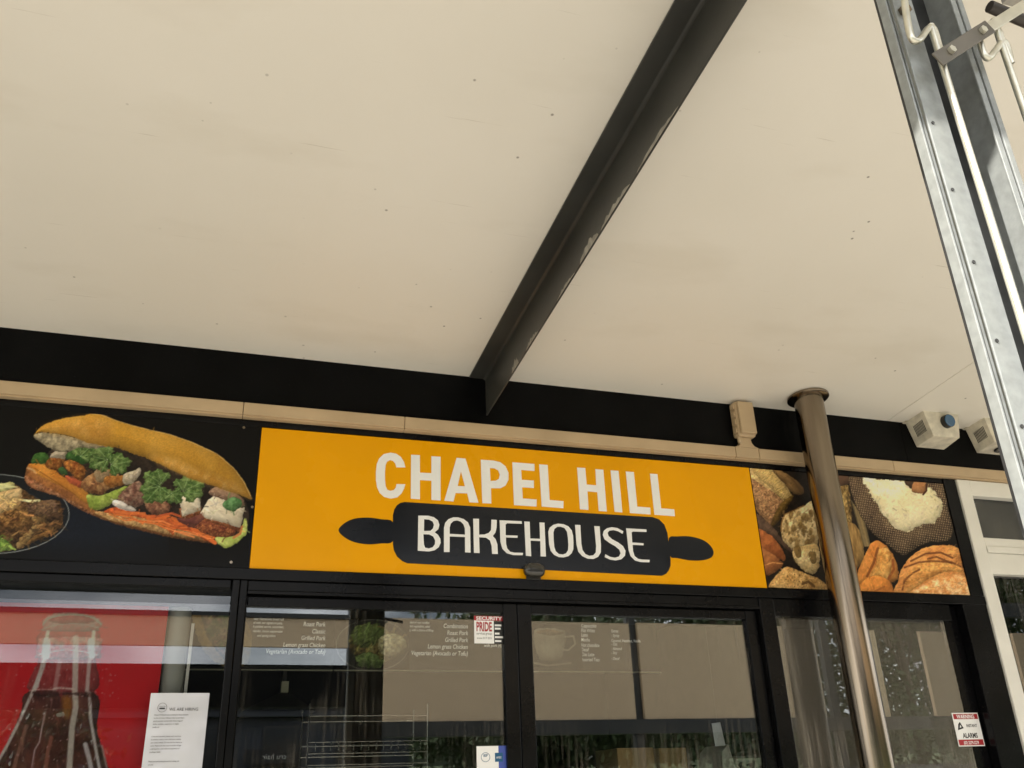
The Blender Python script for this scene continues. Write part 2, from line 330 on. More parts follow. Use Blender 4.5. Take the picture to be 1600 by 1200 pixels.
# isolator box above the tee
c = [at(1136, 632, -.07), at(1172, 634, -.07), at(1178, 692, -.07), at(1143, 690, -.07)]
xa, xb = bx-.062, bx+.060; za, zb = 3.286, 3.49
t = thing('isolator_box', 'tan plastic isolator box with ribbed edges above the trunking tee', 'electrical box', (bx, -.03, za))
part('housing', MB().box(xa+.008, xb-.008, -.060, -.0006, za, zb-.006), M_DUCT, t, bevel=.012, seg=3)
part('cover', MB().box(xa+.016, xb-.012, -.078, -.0605, za+.012, zb-.012), M_DUCT, t, bevel=.005)
for i in range(4):
    z = za+.02+i*.045
    part('clip', MB().box(xa, xa+.0078, -.052, -.02, z, z+.028), M_DUCT, t, bevel=.002); part('clip', MB().box(xb-.0078, xb, -.052, -.02, z, z+.028), M_DUCT, t, bevel=.002)
part('gland', MB().tube([(bx-.035, -.03, za+.001), (bx-.035, -.03, za-.02), (bx-.02, -.025, za-.035)], .013), M_DUCT, t, smooth=True)
#@@FACADE
# ------------------------------------------------------------------ sign panels
XS0, XS1, XS2, ZS0, ZS1 = .1262, 2.605, 3.861, 2.500, 3.130
YP = -.004
t = sign = thing('bakery_sign', 'yellow bakery sign with white name and black rolling pin emblem', 'sign', (1.36, -.01, ZS0))
part('panel', MB().box(XS0, XS1-.0015, YP, .05, ZS0, ZS1), M_YEL, t, bevel=.001)
for q in (.02, .25, .5, .75, .98):
    for zz in (ZS0+.014, ZS1-.014):
        part('screw', MB().lathe((XS0+.012+(XS1-XS0-.024)*q, YP-.002, zz), [(.0045, 0), (.0045, .0019)], 10, 'y'), M_YEL, t)
LA, LB = (570, 700, .1625), (800, 715, .1625)
LETT = [(LA, [(388,190),(375,140),(345,90),(300,58),(245,48),(180,62),(135,105),(112,160),(105,230),(105,310),(115,380),(140,435),(185,475),(250,490),(310,478),(350,440),(375,395),(387,352),(303,350),(295,385),(275,408),(245,415),(215,405),(198,370),(192,310),(192,230),(198,170),(212,135),(240,120),(270,128),(292,155),(300,190)], []),
 (LA, [(443,68),(528,72),(528,240),(638,246),(638,82),(726,88),(726,508),(638,502),(638,318),(528,312),(528,496),(440,490)], []),
 (LA, [(880,98),(965,105),(1090,530),(1002,525),(982,440),(870,436),(850,518),(762,510)], [[(922,228),(960,372),(890,368)]]),
 (LA, [(1112,116),(1235,124),(1300,140),(1350,180),(1378,240),(1378,310),(1350,365),(1300,390),(1210,390),(1213,537),(1127,533)], [[(1200,196),(1245,200),(1280,220),(1295,260),(1285,300),(1255,318),(1205,320)]]),
 (LB, [(0,48),(212,64),(214,132),(85,122),(90,216),(207,224),(207,296),(94,288),(100,396),(234,406),(232,474),(16,460)], []),
 (LB, [(258,68),(340,74),(358,410),(492,422),(490,490),(282,474)], []),
 (LB, [(622,98),(700,104),(714,262),(806,270),(798,114),(874,120),(907,522),(830,516),(816,336),(722,328),(732,506),(650,500)], []),
 (LB, [(944,125),(1020,131),(1057,530),(982,524)], []),
 (LB, [(1090,136),(1167,143),(1200,474),(1325,484),(1328,550),(1130,536)], []),
 (LB, [(1322,157),(1394,163),(1430,490),(1555,500),(1562,567),(1365,552)], [])]
for (ox, oy, s), o_, h_ in LETT:
    part('letter', MB().sheet(xz(cropped(o_, ox, oy, s)), [xz(cropped(h, ox, oy, s)) for h in h_], YP-.0016, .0012), M_WHITE, t)
pin = part('rolling_pin_emblem', MB().sheet(xz([(632, 785), (1019, 808.5), (1029, 812), (1037, 820), (1042, 833), (1047, 874), (1047, 884), (1044, 892), (1040, 897), (1033, 900), (636, 880.5), (628, 877), (620, 870), (615, 860), (613.6, 850), (613.6, 805), (616, 796), (620, 790), (625, 786.5)]), [], YP-.0016, .0012), M_NAVY, t)
part('pin_handle', MB().sheet(xz(smooth_loop(cropped([(567,720),(600,680),(660,652),(740,645),(820,655),(889,672),(889,785),(820,798),(740,803),(660,790),(600,760)], 380, 640, .2625), 4)), [], YP-.0015, .0011), M_NAVY, pin)
part('pin_handle', MB().sheet(xz(smooth_loop(cropped([(962,660),(1010,650),(1080,650),(1150,668),(1195,700),(1215,740),(1200,770),(1150,785),(1080,785),(1010,772),(969,760)], 780, 660, .275), 4)), [], YP-.0015, .0011), M_NAVY, pin)
LC, LD = (640, 795, .125), (820, 795, .125)
L2 = [(LC, [(105,90),(230,92),(300,110),(350,150),(368,205),(355,260),(310,298),(350,330),(380,380),(384,430),(360,485),(310,522),(240,538),(98,528)], [[(178,135),(240,140),(285,165),(300,205),(288,250),(255,280),(175,283)], [(168,322),(240,325),(290,350),(315,400),(312,445),(285,485),(235,500),(190,490),(175,450)]]),
 (LC, [(425,545),(425,240),(440,180),(480,135),(540,112),(600,112),(670,132),(725,175),(752,240),(757,552),(688,548),(688,358),(497,350),(495,545)], [[(497,318),(497,240),(510,190),(545,158),(590,150),(635,165),(668,200),(686,250),(688,328)]]),
 (LC, [(790,128),(862,130),(864,328),(930,325),(985,305),(1012,270),(1018,140),(1084,145),(1082,240),(1068,300),(1035,345),(1070,385),(1092,450),(1098,570),(1026,568),(1020,470),(1000,400),(950,366),(864,360),(870,558),(800,555)], []),
 (LC, [(1120,148),(1395,160),(1398,192),(1215,186),(1195,200),(1195,335),(1345,340),(1343,368),(1198,362),(1200,440),(1215,500),(1250,540),(1300,552),(1412,555),(1408,585),(1290,583),(1210,560),(1155,505),(1130,420)], []),
 (LD, [(-12,163),(55,167),(62,375),(185,380),(178,175),(240,178),(258,602),(192,598),(188,408),(66,402),(74,598),(8,590)], []),
 (LD, [(288,290),(305,240),(350,205),(410,190),(480,198),(540,225),(580,275),(597,340),(602,430),(600,510),(580,560),(540,595),(480,612),(420,608),(360,580),(318,530),(298,450)], [[(352,300),(365,255),(400,230),(440,228),(490,245),(520,290),(532,360),(538,450),(535,520),(510,560),(470,575),(420,570),(380,535),(362,480),(355,400)]]),
 (LD, [(622,205),(688,208),(700,440),(715,520),(750,570),(800,592),(850,585),(880,550),(885,470),(862,220),(928,224),(945,460),(943,550),(910,605),(850,632),(780,628),(710,595),(662,540),(640,450)], []),
 (LD, [(1225,285),(1215,318),(1160,285),(1100,270),(1050,278),(1028,305),(1040,345),(1085,385),(1160,425),(1220,470),(1252,530),(1245,590),(1200,635),(1130,650),(1060,640),(992,608),(1000,572),(1060,605),(1120,615),(1170,600),(1190,560),(1175,515),(1120,470),(1050,430),(990,385),(968,330),(980,280),(1020,248),(1080,235),(1150,245)], []),
 (LD, [(1260,248),(1512,262),(1515,294),(1345,288),(1328,300),(1335,425),(1478,435),(1476,460),(1340,455),(1345,530),(1365,595),(1410,630),(1460,638),(1552,642),(1550,673),(1440,670),(1370,650),(1315,595),(1290,520)], [])]
for (ox, oy, s), o_, h_ in L2:
    part('letter', MB().sheet(xz(cropped(o_, ox, oy, s)), [xz(cropped(h, ox, oy, s)) for h in h_], YP-.0030, .0012), M_WHITE, t)
#@@PRINTS
# ------------------------------------------------------------------ printed pictures: colours per vertex on a fine flat grid
def vnoise(x, y, seed):
    xi, yi = np.floor(x).astype(np.int64), np.floor(y).astype(np.int64); fx, fy = x-xi, y-yi
    fx, fy = fx*fx*(3-2*fx), fy*fy*(3-2*fy)
    def h(a, b):
        n = (a*374761393 + b*668265263 + seed*1442695041) & 0x7fffffff
        n = ((n ^ (n >> 13))*1274126177) & 0x7fffffff
        return ((n ^ (n >> 16)) & 0xffff)/65535.0
    return (h(xi, yi)*(1-fx)+h(xi+1, yi)*fx)*(1-fy)+(h(xi, yi+1)*(1-fx)+h(xi+1, yi+1)*fx)*fy
def fbm(x, y, s, seed=0, oct=4):
    v = 0; a = .5; t = 0
    for i in range(oct): v = v+a*vnoise(x/s, y/s, seed+i*17); t += a; s *= .5; a *= .55
    return v/t
class Canvas:
    def __init__(s, x0, x1, z0, z1, y, nx, nz, bg):
        s.x = np.linspace(x0, x1, nx); s.z = np.linspace(z0, z1, nz); s.nx, s.nz, s.y = nx, nz, y
        X, Z = np.meshgrid(s.x, s.z); P = np.stack([X.ravel(), np.full(X.size, y), Z.ravel()], 1)
        s.P = P; s.px, s.py = proj(P); s.c = np.tile(np.array(bg, float), (len(P), 1))
    def sd(s, pts, smooth=True):
        p = smooth_loop(pts, 5) if smooth else np.array(pts, float)
        lo, hi = p.min(0)-6, p.max(0)+6
        I = np.where((s.px > lo[0]) & (s.px < hi[0]) & (s.py > lo[1]) & (s.py < hi[1]))[0]
        x, y = s.px[I], s.py[I]; d = np.full(len(I), 1e9); ins = np.zeros(len(I), bool); vx = np.zeros(len(I)); vy = np.zeros(len(I))
        for i in range(len(p)):
            a, b = p[i-1], p[i]; e = b-a; L = max(e@e, 1e-9)
            t = np.clip(((x-a[0])*e[0]+(y-a[1])*e[1])/L, 0, 1)
            qx, qy = x-a[0]-t*e[0], y-a[1]-t*e[1]; dd = qx*qx+qy*qy; k = dd < d; d = np.where(k, dd, d); vx = np.where(k, qx, vx); vy = np.where(k, qy, vy)
            if a[1] != b[1]:
                cr = (a[1] > y) != (b[1] > y); ins ^= cr & (x < (b[0]-a[0])*(y-a[1])/(b[1]-a[1])+a[0])
        d = np.sqrt(d); s.gx, s.gy = vx/np.maximum(d, .3), vy/np.maximum(d, .3); return I, np.where(ins, d, -d)
    def fill(s, pts, col, col2=None, ns=12, n2=3, amp=.12, edge=6, edge_k=.35, soft=.9, alpha=1, smooth=True, seed=0, thr=None, stretch=None, wob=1.6):
        I, d = s.sd(pts, smooth)
        if not len(I): return
        x, y = s.px[I], s.py[I]
        if wob: d = d+wob*(fbm(x, y, 5, seed+99)-.5)*2
        xs_, ys_ = x, y
        if stretch:
            a, k = stretch; xs_ = (x*math.cos(a)+y*math.sin(a))/k; ys_ = -x*math.sin(a)+y*math.cos(a)
        n = fbm(xs_, ys_, ns, seed); f = fbm(xs_, ys_, n2, seed+5, 2)
        c = np.tile(np.array(col, float), (len(I), 1))
        if col2 is not None:
            w = n if thr is None else np.clip((n-thr)/.08+.5, 0, 1)
            if thr is None: w = np.clip((n-.5)*2.4+.5, 0, 1)
            c = c*(1-w[:, None])+np.array(col2, float)*w[:, None]
        c = c*(1+amp*(f-.5)*2)[:, None]
        bb = p_ = np.array(pts, float); c = c*(1+.20*((bb[:, 1].mean()-y)/max(np.ptp(bb[:, 1]), 4))+.08*((bb[:, 0].mean()-x)/max(np.ptp(bb[:, 0]), 4)))[:, None]
        if edge:
            fall = np.exp(-np.maximum(d, 0)/edge); lit = -(s.gx*-.45+s.gy*-.9)      # outward normal against light from upper left
            c = c*(1-edge_k*.55*fall+edge_k*.50*fall*lit)[:, None]
        m = np.clip(d/soft+.5, 0, 1)*alpha
        s.c[I] = s.c[I]*(1-m[:, None])+c*m[:, None]
    def stroke(s, pts, w, col, alpha=1, soft=.8, amp=.1, seed=0):
        p = np.array(pts, float); lo, hi = p.min(0)-w-4, p.max(0)+w+4
        I = np.where((s.px > lo[0]) & (s.px < hi[0]) & (s.py > lo[1]) & (s.py < hi[1]))[0]
        if not len(I): return
        x, y = s.px[I], s.py[I]; d = np.full(len(I), 1e9)
        for a, b in zip(p[:-1], p[1:]):
            e = b-a; t = np.clip(((x-a[0])*e[0]+(y-a[1])*e[1])/max(e@e, 1e-9), 0, 1)
            d = np.minimum(d, np.hypot(x-a[0]-t*e[0], y-a[1]-t*e[1]))
        m = np.clip((w/2-d)/soft+.5, 0, 1)*alpha; c = np.array(col, float)*(1+amp*(fbm(x, y, 3, seed)-.5)*2)[:, None]
        s.c[I] = s.c[I]*(1-m[:, None])+c*m[:, None]
    def detail(s, poly, n, ln, w, lo, hi, ang=(0, 6.28), alpha=.8, curve=.5):
        # many short strokes in shades of the colour already there: fibres, crumbs, creases of the pictured food
        p = np.array(poly, float); I, d = s.sd(poly); I = I[d > 1.0]
        if not len(I): return
        for k in range(n):
            i = I[random.randrange(len(I))]; c = s.c[i]*random.uniform(lo, hi)*np.array([1, random.uniform(.93, 1.05), random.uniform(.85, 1.1)])
            a = random.uniform(*ang); L = ln*random.uniform(.4, 1.2); x, y = s.px[i], s.py[i]; b = a+random.uniform(-curve, curve)
            s.stroke([(x, y), (x+L*.5*math.cos(a), y+L*.5*math.sin(a)), (x+L*.5*(math.cos(a)+math.cos(b)), y+L*.5*(math.sin(a)+math.sin(b)))], w*random.uniform(.5, 1.3), c, alpha*random.uniform(.4, 1), soft=1.0)
    def build(s, name, m, parent, gain=1.2):
        nx, nz = s.nx, s.nz; i = np.arange(nx-1)[None, :]+np.arange(nz-1)[:, None]*nx; i = i.ravel()
        F = np.stack([i, i+1, i+nx+1, i+nx], 1); me = bpy.data.meshes.new(name)
        me.vertices.add(len(s.P)); me.vertices.foreach_set('co', s.P.ravel())
        me.loops.add(F.size); me.loops.foreach_set('vertex_index', F.ravel().astype(np.int32))
        me.polygons.add(len(F)); me.polygons.foreach_set('loop_start', np.arange(0, F.size, 4, dtype=np.int32))
        me.update(calc_edges=True); me.validate()
        ca = me.color_attributes.new('ink', 'FLOAT_COLOR', 'POINT'); L = np.ones((len(s.P), 4))
        c = np.clip(s.c, 0, 255)/255; c = c*.84+c.mean(1, keepdims=True)*.16; L[:, :3] = np.minimum(np.where(c <= .04045, c/12.92, ((c+.055)/1.055)**2.4)*gain, .9)
        ca.data.foreach_set('color', L.ravel().astype(np.float32)); me.materials.append(m); return link(name, me, parent)
def leafshape(cx, cy, r, rot, n=7, jag=.35):
    out = []
    for i in range(n*4):
        a = 2*math.pi*i/(n*4)+rot; rr = r*(1-.28*(i % 4 == 0)-jag*(1 if i % 8 == 2 else 0)+.12*random.random()); out.append((cx+rr*math.cos(a)*1.2, cy+rr*math.sin(a)*.8))
    return out

t = thing('sandwich_sign', 'black sign panel printed with a filled bread roll and a noodle plate', 'sign', (-.8, 0, ZS0))
part('panel', MB().box(-3.2, XS0-.0015, YP, .05, ZS0, ZS1+.004), M_FRAME, t, bevel=.001)
cv = Canvas(-1.22, XS0-.006, ZS0+.004, ZS1-.002, YP-.0012, 470, 235, (9, 8, 7))
# faint blue sheen in the printed background, plate and noodles
cv.fill([(20, 780), (110, 740), (230, 790), (250, 850), (120, 870), (40, 850)], (22, 30, 46), edge=0, soft=60, alpha=.7)
pl = [(-110 + 218*.5+ 109*math.cos(a)*1.0 - 0, 802+66*math.sin(a)) for a in np.linspace(0, 2*math.pi, 40, endpoint=False)]
pl = [(-12+120*math.cos(a), 803+62*math.sin(a)) for a in np.linspace(0, 2*math.pi, 40, endpoint=False)]
cv.fill(pl, (24, 27, 30), edge=0, alpha=.7); cv.stroke(pl+[pl[0]], 1.3, (150, 155, 155), .8); cv.stroke([(22, 770), (48, 775), (62, 784)], 4, (110, 115, 120), .5, soft=5)
R1 = lambda q: cropped(q, 0, 640, .1916); R2 = lambda q: cropped(q, 190, 660, .175); C1 = lambda q: cropped(q, 0, 600, .2625)
cv.fill(R1([(-500,780),(-200,640),(60,600),(170,640),(330,740),(470,740),(510,850),(500,940),(440,1010),(330,1060),(180,1125),(60,1150),(-200,1160),(-480,1000)]), (116, 86, 48), (70, 45, 22), ns=9, n2=3, amp=.5, edge=8, wob=3)
cv.fill(R1([(-40,620),(100,590),(110,640),(20,690),(-60,690)]), (190, 188, 120), (150, 140, 75), ns=5, stretch=(.5, 5), amp=.4, seed=3)
for k in range(12): cv.stroke(R1([(-60+k*14, 660-k*3), (10+k*12, 600+3*k)]), 1.5, (205, 202, 140), .8)
cv.fill(R1([(-120,720),(150,640),(172,690),(160,720),(-40,790),(-160,830)]), (188, 150, 96), (205, 175, 120), ns=8, edge=4, seed=4)
cv.fill(R1([(-120,800),(120,715),(160,730),(140,800),(-60,860)]), (178, 140, 84), (200, 168, 112), ns=8, edge=4, seed=5)
cv.stroke(R1([(165, 735), (230, 745), (320, 742)]), 3.5, (196, 192, 140))
cv.fill(R1([(-20,870),(90,815),(190,830),(230,890),(200,960),(100,985),(0,950)]), (150, 106, 52), (80, 50, 22), ns=4, n2=2, amp=.4, seed=6)
cv.fill(R1([(210,790),(330,750),(430,735),(470,790),(460,850),(380,880),(260,850)]), (122, 92, 66), (78, 54, 36), ns=7, amp=.3, seed=7)
cv.fill(R1([(360,880),(450,840),(500,850),(480,900),(400,920)]), (94, 66, 44), (50, 34, 22), ns=5, amp=.3, seed=8)
cv.fill(R1([(140,1130),(150,1050),(230,990),(270,930),(260,860),(300,880),(320,930),(270,1010),(200,1100)]), (170, 140, 86), (148, 112, 60), edge=4, seed=9)
cv.fill(R1([(200,1110),(320,1040),(400,1020),(430,980),(350,1000),(300,1010)]), (140, 98, 48), (110, 72, 34), edge=3, seed=10)
cv.fill(R1([(300,960),(370,920),(400,960),(370,1000),(310,1000)]), (150, 106, 56), (110, 70, 34), edge=4, seed=11)
for k in range(9):
    a = random.uniform(-.4, 1.1); x, y = 150+random.random()*320, 860+random.random()*160; cv.stroke(R1([(x, y), (x-60*math.cos(a), y+60*math.sin(a))]), 2.4, random.choice(((168, 128, 72), (120, 84, 46), (90, 60, 34))), .85)
cv.fill(R1([(-60,1030),(40,1060),(110,1130),(60,1150),(-80,1160)]), (66, 110, 32), (150, 175, 80), ns=6, amp=.4, seed=12)
cv.detail(R1([(-400,780),(-100,680),(170,720),(330,760),(470,760),(500,930),(330,1050),(60,1130),(-200,1140)]), 420, 13, 2.2, .5, 1.5, (-.9, .9), .85, 1.2); cv.detail(R1([(-400,780),(-100,680),(170,720),(330,760),(470,760),(500,930),(330,1050),(60,1130),(-200,1140)]), 200, 4, 1.4, .5, 1.6)
# roll: filling shadow, lower half, filling, upper half
cv.fill(C1([(290,400),(520,350),(900,430),(1240,590),(1450,680),(1470,850),(1330,960),(1100,890),(800,800),(540,740),(300,560)]), (52, 40, 32), (30, 24, 20), edge=0)
low = C1([(150,540),(165,490),(205,468),(300,490),(360,545),(430,580),(520,640),(540,710),(570,755),(700,775),(850,800),(1000,840),(1100,890),(1250,930),(1290,950),(1200,940),(1050,918),(900,888),(750,850),(600,802),(480,745),(360,675),(250,640),(165,600)])
cv.fill(low, (150, 92, 44), (124, 72, 34), ns=14, amp=.18, edge=4, edge_k=.45)
cv.fill(C1([(560,760),(700,770),(900,800),(1080,850),(1220,910),(1180,925),(1000,895),(820,850),(640,805)]), (182, 142, 86), (148, 104, 56), ns=6, amp=.3, edge=2, seed=14)
cv.fill(C1([(150,545),(240,590),(420,690),(560,775),(620,810),(480,745),(360,675),(250,640),(165,600)]), (128, 70, 38), (168, 116, 78), ns=4, amp=.35, edge=3, seed=15)
cv.fill(C1([(170,480),(210,468),(300,490),(370,550),(470,600),(530,660),(540,720),(480,690),(380,620),(280,570),(210,530),(185,500)]), (190, 112, 30), (204, 132, 44), ns=14, amp=.08, edge=3, seed=16)   # sauce-coloured crumb
cv.stroke(C1([(205, 500), (250, 530), (330, 580), (450, 660)]), 1.4, (120, 64, 18), .7); cv.stroke(C1([(165, 500), (195, 510), (215, 530)]), 3, (196, 156, 104), .8)
cv.fill(C1([(385,545),(450,560),(500,590),(480,620),(420,590)]), (190, 84, 48), (150, 60, 36), seed=17)
cv.fill(C1([(190,470),(200,425),(240,405),(285,420),(285,455),(260,475)]), (44, 84, 30), (70, 112, 44), ns=5, seed=18)
cv.fill(C1([(270,490),(300,430),(330,400),(390,405),(385,450),(345,515)]), (176, 112, 44), (120, 60, 22), ns=4, amp=.3, seed=19)
cv.fill(C1([(300,435),(330,400),(395,400),(385,445),(350,440)]), (178, 164, 140), (150, 130, 104), seed=20)
cv.fill(C1([(390,440),(420,395),(490,372),(560,370),(640,375),(668,400),(650,435),(560,460),(480,475)]), (38, 78, 30), (62, 106, 44), ns=6, amp=.25, seed=21)
cv.stroke(C1([(500, 385), (545, 430), (580, 470)]), 1.8, (98, 140, 74), .8)
cv.fill(C1([(375,480),(410,452),(470,470),(510,510),(500,560),(470,575),(420,530)]), (176, 110, 42), (120, 58, 22), ns=4, amp=.35, seed=22)
cv.fill(C1([(345,510),(375,495),(400,530),(380,545)]), (54, 92, 44), seed=23)
cv.fill(C1([(480,600),(510,555),(570,520),(600,490),(680,520),(720,560),(700,610),(640,630),(610,660),(560,650),(510,640)]), (168, 122, 72), (112, 66, 38), ns=7, amp=.25, seed=24)
cv.fill(C1([(560,530),(600,495),(650,520),(640,560),(590,590)]), (160, 136, 100), (138, 108, 74), seed=25)
cv.fill(C1([(625,555),(720,545),(740,555),(735,600),(640,612)]), (176, 116, 48), (144, 84, 32), ns=4, amp=.2, seed=26)
cv.fill(C1([(735,540),(800,515),(830,500),(838,530),(800,580),(740,600)]), (196, 184, 160), (168, 152, 122), ns=5, seed=27)
cv.fill(C1([(520,660),(600,665),(700,625),(760,610),(720,660),(650,720),(590,750),(540,740),(520,700)]), (164, 182, 76), (128, 152, 52), ns=8, amp=.15, seed=29)
cv.fill(C1([(720,650),(800,580),(840,590),(860,680),(830,730),(740,720),(700,690)]), (146, 112, 92), (104, 64, 52), ns=6, amp=.3, seed=30)
cv.fill(C1([(860,700),(950,690),(1010,720),(1000,770),(900,770)]), (150, 104, 74), (110, 64, 46), ns=5, amp=.25, seed=31)
cv.fill(C1([(620,760),(700,730),(800,755),(870,775),(980,790),(1100,830),(1200,880),(1290,940),(1250,945),(1150,890),(1050,860),(1030,900),(980,850),(860,800),(700,780)]), (206, 92, 36), (170, 68, 28), ns=7, amp=.15, edge=2.5, seed=32)
cv.stroke(C1([(880, 800), (1000, 790), (1120, 840), (1280, 945)]), 6, (214, 98, 34), .95); cv.stroke(C1([(900, 795), (1020, 770), (1080, 790)]), 3.5, (196, 82, 36), .9); cv.stroke(C1([(690, 760), (760, 770), (860, 770)]), 4, (212, 104, 44), .9)
for k in range(14):
    x, y = 640+k*42+random.uniform(-15, 15), 765+k*10+random.uniform(-12, 12); cv.stroke(C1([(x, y), (x+90, y+random.uniform(0, 45)), (x+170, y+random.uniform(25, 75))]), random.uniform(1.6, 3), random.choice(((216, 104, 38), (196, 80, 30), (226, 124, 60))), .9)
cv.fill(C1([(668,700),(700,690),(760,720),(808,745),(790,762),(730,745),(680,725)]), (206, 196, 186), (226, 218, 208), seed=33)
cv.fill(C1([(1050,800),(1120,790),(1200,760),(1250,790),(1200,850),(1120,850)]), (96, 48, 44), (130, 74, 56), seed=34)
def slab(face, crust, seed):       # slice of roast meat: pale grain with a browned edge
    cv.fill(C1(crust), (150, 86, 44), (112, 54, 30), ns=4, n2=2, amp=.28, edge=3, smooth=False, wob=1.2, seed=seed)
    cv.fill(C1(face), (206, 190, 160), (226, 214, 188), ns=7, n2=2, amp=.07, edge=5, edge_k=.35, smooth=False, wob=1.0, seed=seed+1, stretch=(.5, 2.5))
slab([(1068,690),(1095,652),(1192,662),(1196,752),(1085,790)], [(1064,740),(1080,800),(1130,802),(1200,768),(1196,735)], 35)
cv.fill(C1([(1160,850),(1220,800),(1330,825),(1410,878),(1385,912),(1290,918),(1190,880)]), (160, 92, 48), (104, 46, 30), ns=3, n2=1.6, amp=.35, smooth=False, wob=2, seed=36)
slab([(1192,768),(1238,690),(1290,655),(1385,700),(1456,735),(1432,858),(1330,826),(1225,798)], [(1195,760),(1225,815),(1330,845),(1425,880),(1440,830)], 37)
cv.fill(C1([(1240,650),(1290,610),(1380,640),(1450,690),(1440,740),(1330,690)]), (128, 96, 76), (160, 126, 98), seed=38)
def sprig(cx, cy, r, rot, seed):      # coriander leaf: five notched lobes round a stalk
    for q in range(5):
        a = rot+(q-2)*.72; L = r*(1.0-.16*abs(q-2)); out = []
        for u, w in ((.08, .05), (.35, .22), (.45, .16), (.62, .36), (.70, .25), (.86, .26), (.88, .14), (1.0, .0)):
            out.append((u, w))
        pts = [(u*L, w*L) for u, w in out]+[(u*L, -w*L) for u, w in out[::-1]]
        pts = [(cx+px*math.cos(a)-py*math.sin(a), cy+(px*math.sin(a)+py*math.cos(a))*.82) for px, py in pts]
        cv.fill(C1(pts), (58, 88, 34), (112, 138, 72), ns=5, n2=2, amp=.16, edge=2, edge_k=.3, smooth=False, wob=1.0, seed=seed+q)
        cv.stroke(C1([(cx, cy), (cx+.8*L*math.cos(a), cy+.8*L*math.sin(a)*.82)]), .9, (150, 182, 124), .55)
sprig(960, 590, 130, -2.5, 300); sprig(950, 610, 150, 2.2, 306); sprig(1090, 640, 150, -.55, 318); sprig(1020, 650, 95, .9, 330)
sprig(640, 450, 150, -2.9, 336); sprig(660, 480, 130, -.2, 342); sprig(480, 430, 100, -.9, 354)
cv.fill(C1([(1325,715),(1380,675),(1430,690),(1440,720),(1390,760),(1340,740)]), (104, 150, 92), (66, 112, 58), ns=5, seed=42)
cv.fill(C1([(1280,915),(1400,905),(1440,850),(1455,795),(1475,840),(1460,900),(1400,955),(1330,972)]), (150, 172, 62), (190, 200, 104), ns=7, edge=2, seed=43)
cv.stroke(C1([(1440, 850), (1430, 890), (1390, 915)]), 4, (196, 100, 50), .8)
cv.fill(C1([(200,310),(240,290),(330,296),(440,318),(540,350),(640,370),(560,385),(480,378),(400,402),(330,398),(250,355)]), (124, 112, 88), (176, 160, 126), ns=7, amp=.2, edge=3, seed=44)
top = C1([(198,305),(260,245),(370,205),(480,190),(545,178),(600,182),(700,220),(800,250),(900,275),(1010,300),(1150,350),(1290,415),(1390,500),(1450,580),(1490,660),(1495,684),(1400,652),(1240,597),(1130,562),(1020,512),(900,452),(800,417),(700,382),(600,364),(520,350),(440,318),(330,295),(240,290)])
cv.fill(top, (196, 138, 34), (206, 150, 48), ns=30, n2=1.6, amp=.10, edge=13, edge_k=.42, seed=45)
cv.fill(C1([(260,260),(400,215),(560,195),(660,230),(640,330),(560,345),(450,310),(330,285)]), (206, 152, 72), (188, 128, 44), ns=12, n2=1.5, amp=.16, edge=0, soft=18, alpha=.7, seed=46)
cv.fill(C1([(900,440),(1040,450),(1160,510),(1260,540),(1400,600),(1490,680),(1380,640),(1240,590),(1100,540)]), (208, 160, 84), (190, 130, 40), ns=9, n2=1.5, amp=.16, edge=0, soft=12, alpha=.7, seed=47)
cv.stroke(C1([(545, 178), (600, 182), (700, 220), (800, 250), (900, 275), (1010, 300), (1150, 350), (1290, 415), (1390, 500), (1450, 580), (1492, 668)]), 1.2, (214, 176, 110), .7)
fillp = C1([(180,440),(300,400),(520,372),(700,400),(900,470),(1130,580),(1300,640),(1440,700),(1460,860),(1330,950),(1100,880),(860,800),(560,740),(400,600),(200,500)])
cv.detail(fillp, 320, 9, 1.7, .70, 1.22, alpha=.7); cv.detail(fillp, 260, 4, 1.1, .7, 1.35, alpha=.7); cv.detail(top, 260, 6, 1.3, .86, 1.12, alpha=.6); cv.detail(low, 220, 5, 1.3, .7, 1.3, alpha=.7)
cv.build('print', M_PRINT, t, 1.2)
for px, py in ((381, 669), (361, 879), (394, 793)):
    p = at(px, py); part('screw', MB().lathe((p[0], YP-.004, p[2]), [(.006, .0), (.006, .0025)], 12, 'y'), M_STEEL, t)

t = thing('bread_sign', 'sign panel printed with bread loaves and a sack of flour behind the steel pole', 'sign', (3.23, 0, ZS0))
part('panel', MB().box(XS1+.0005, XS2, YP+.001, .05, ZS0, ZS1), M_FRAME, t, bevel=.001)
cv = Canvas(XS1+.002, XS2-.003, ZS0+.003, ZS1-.002, YP-.0012, 400, 220, (14, 12, 12))
B3 = lambda q: cropped(q, 1165, 725, .175); B4 = lambda q: cropped(q, 1320, 740, .16667)
cv.fill(B3([(-20,20),(1100,60),(1100,1150),(150,1150)]), (20, 17, 16), (32, 26, 22), edge=0, smooth=False)
cv.fill(B3([(-60,20),(200,20),(270,60),(400,260),(340,390),(230,540),(150,470),(60,330)]), (150, 126, 84), (184, 162, 112), ns=14, amp=.25, edge=5, seed=50)
cv.fill(B3([(30,150),(110,160),(330,320),(340,390),(240,540),(160,480),(80,380)]), (156, 120, 84), (122, 88, 60), ns=4, n2=2, amp=.4, edge=5, seed=51)
cv.fill(B3([(60,40),(200,45),(290,130),(410,280),(350,330),(240,230),(120,130)]), (190, 168, 112), (164, 138, 82), ns=5, stretch=(.9, .25), amp=.25, edge=4, seed=52)
cv.fill(B3([(240,60),(320,60),(480,170),(520,260),(430,270),(330,160)]), (132, 104, 66), (96, 72, 44), ns=8, amp=.2, stretch=(.8, 4), seed=53)
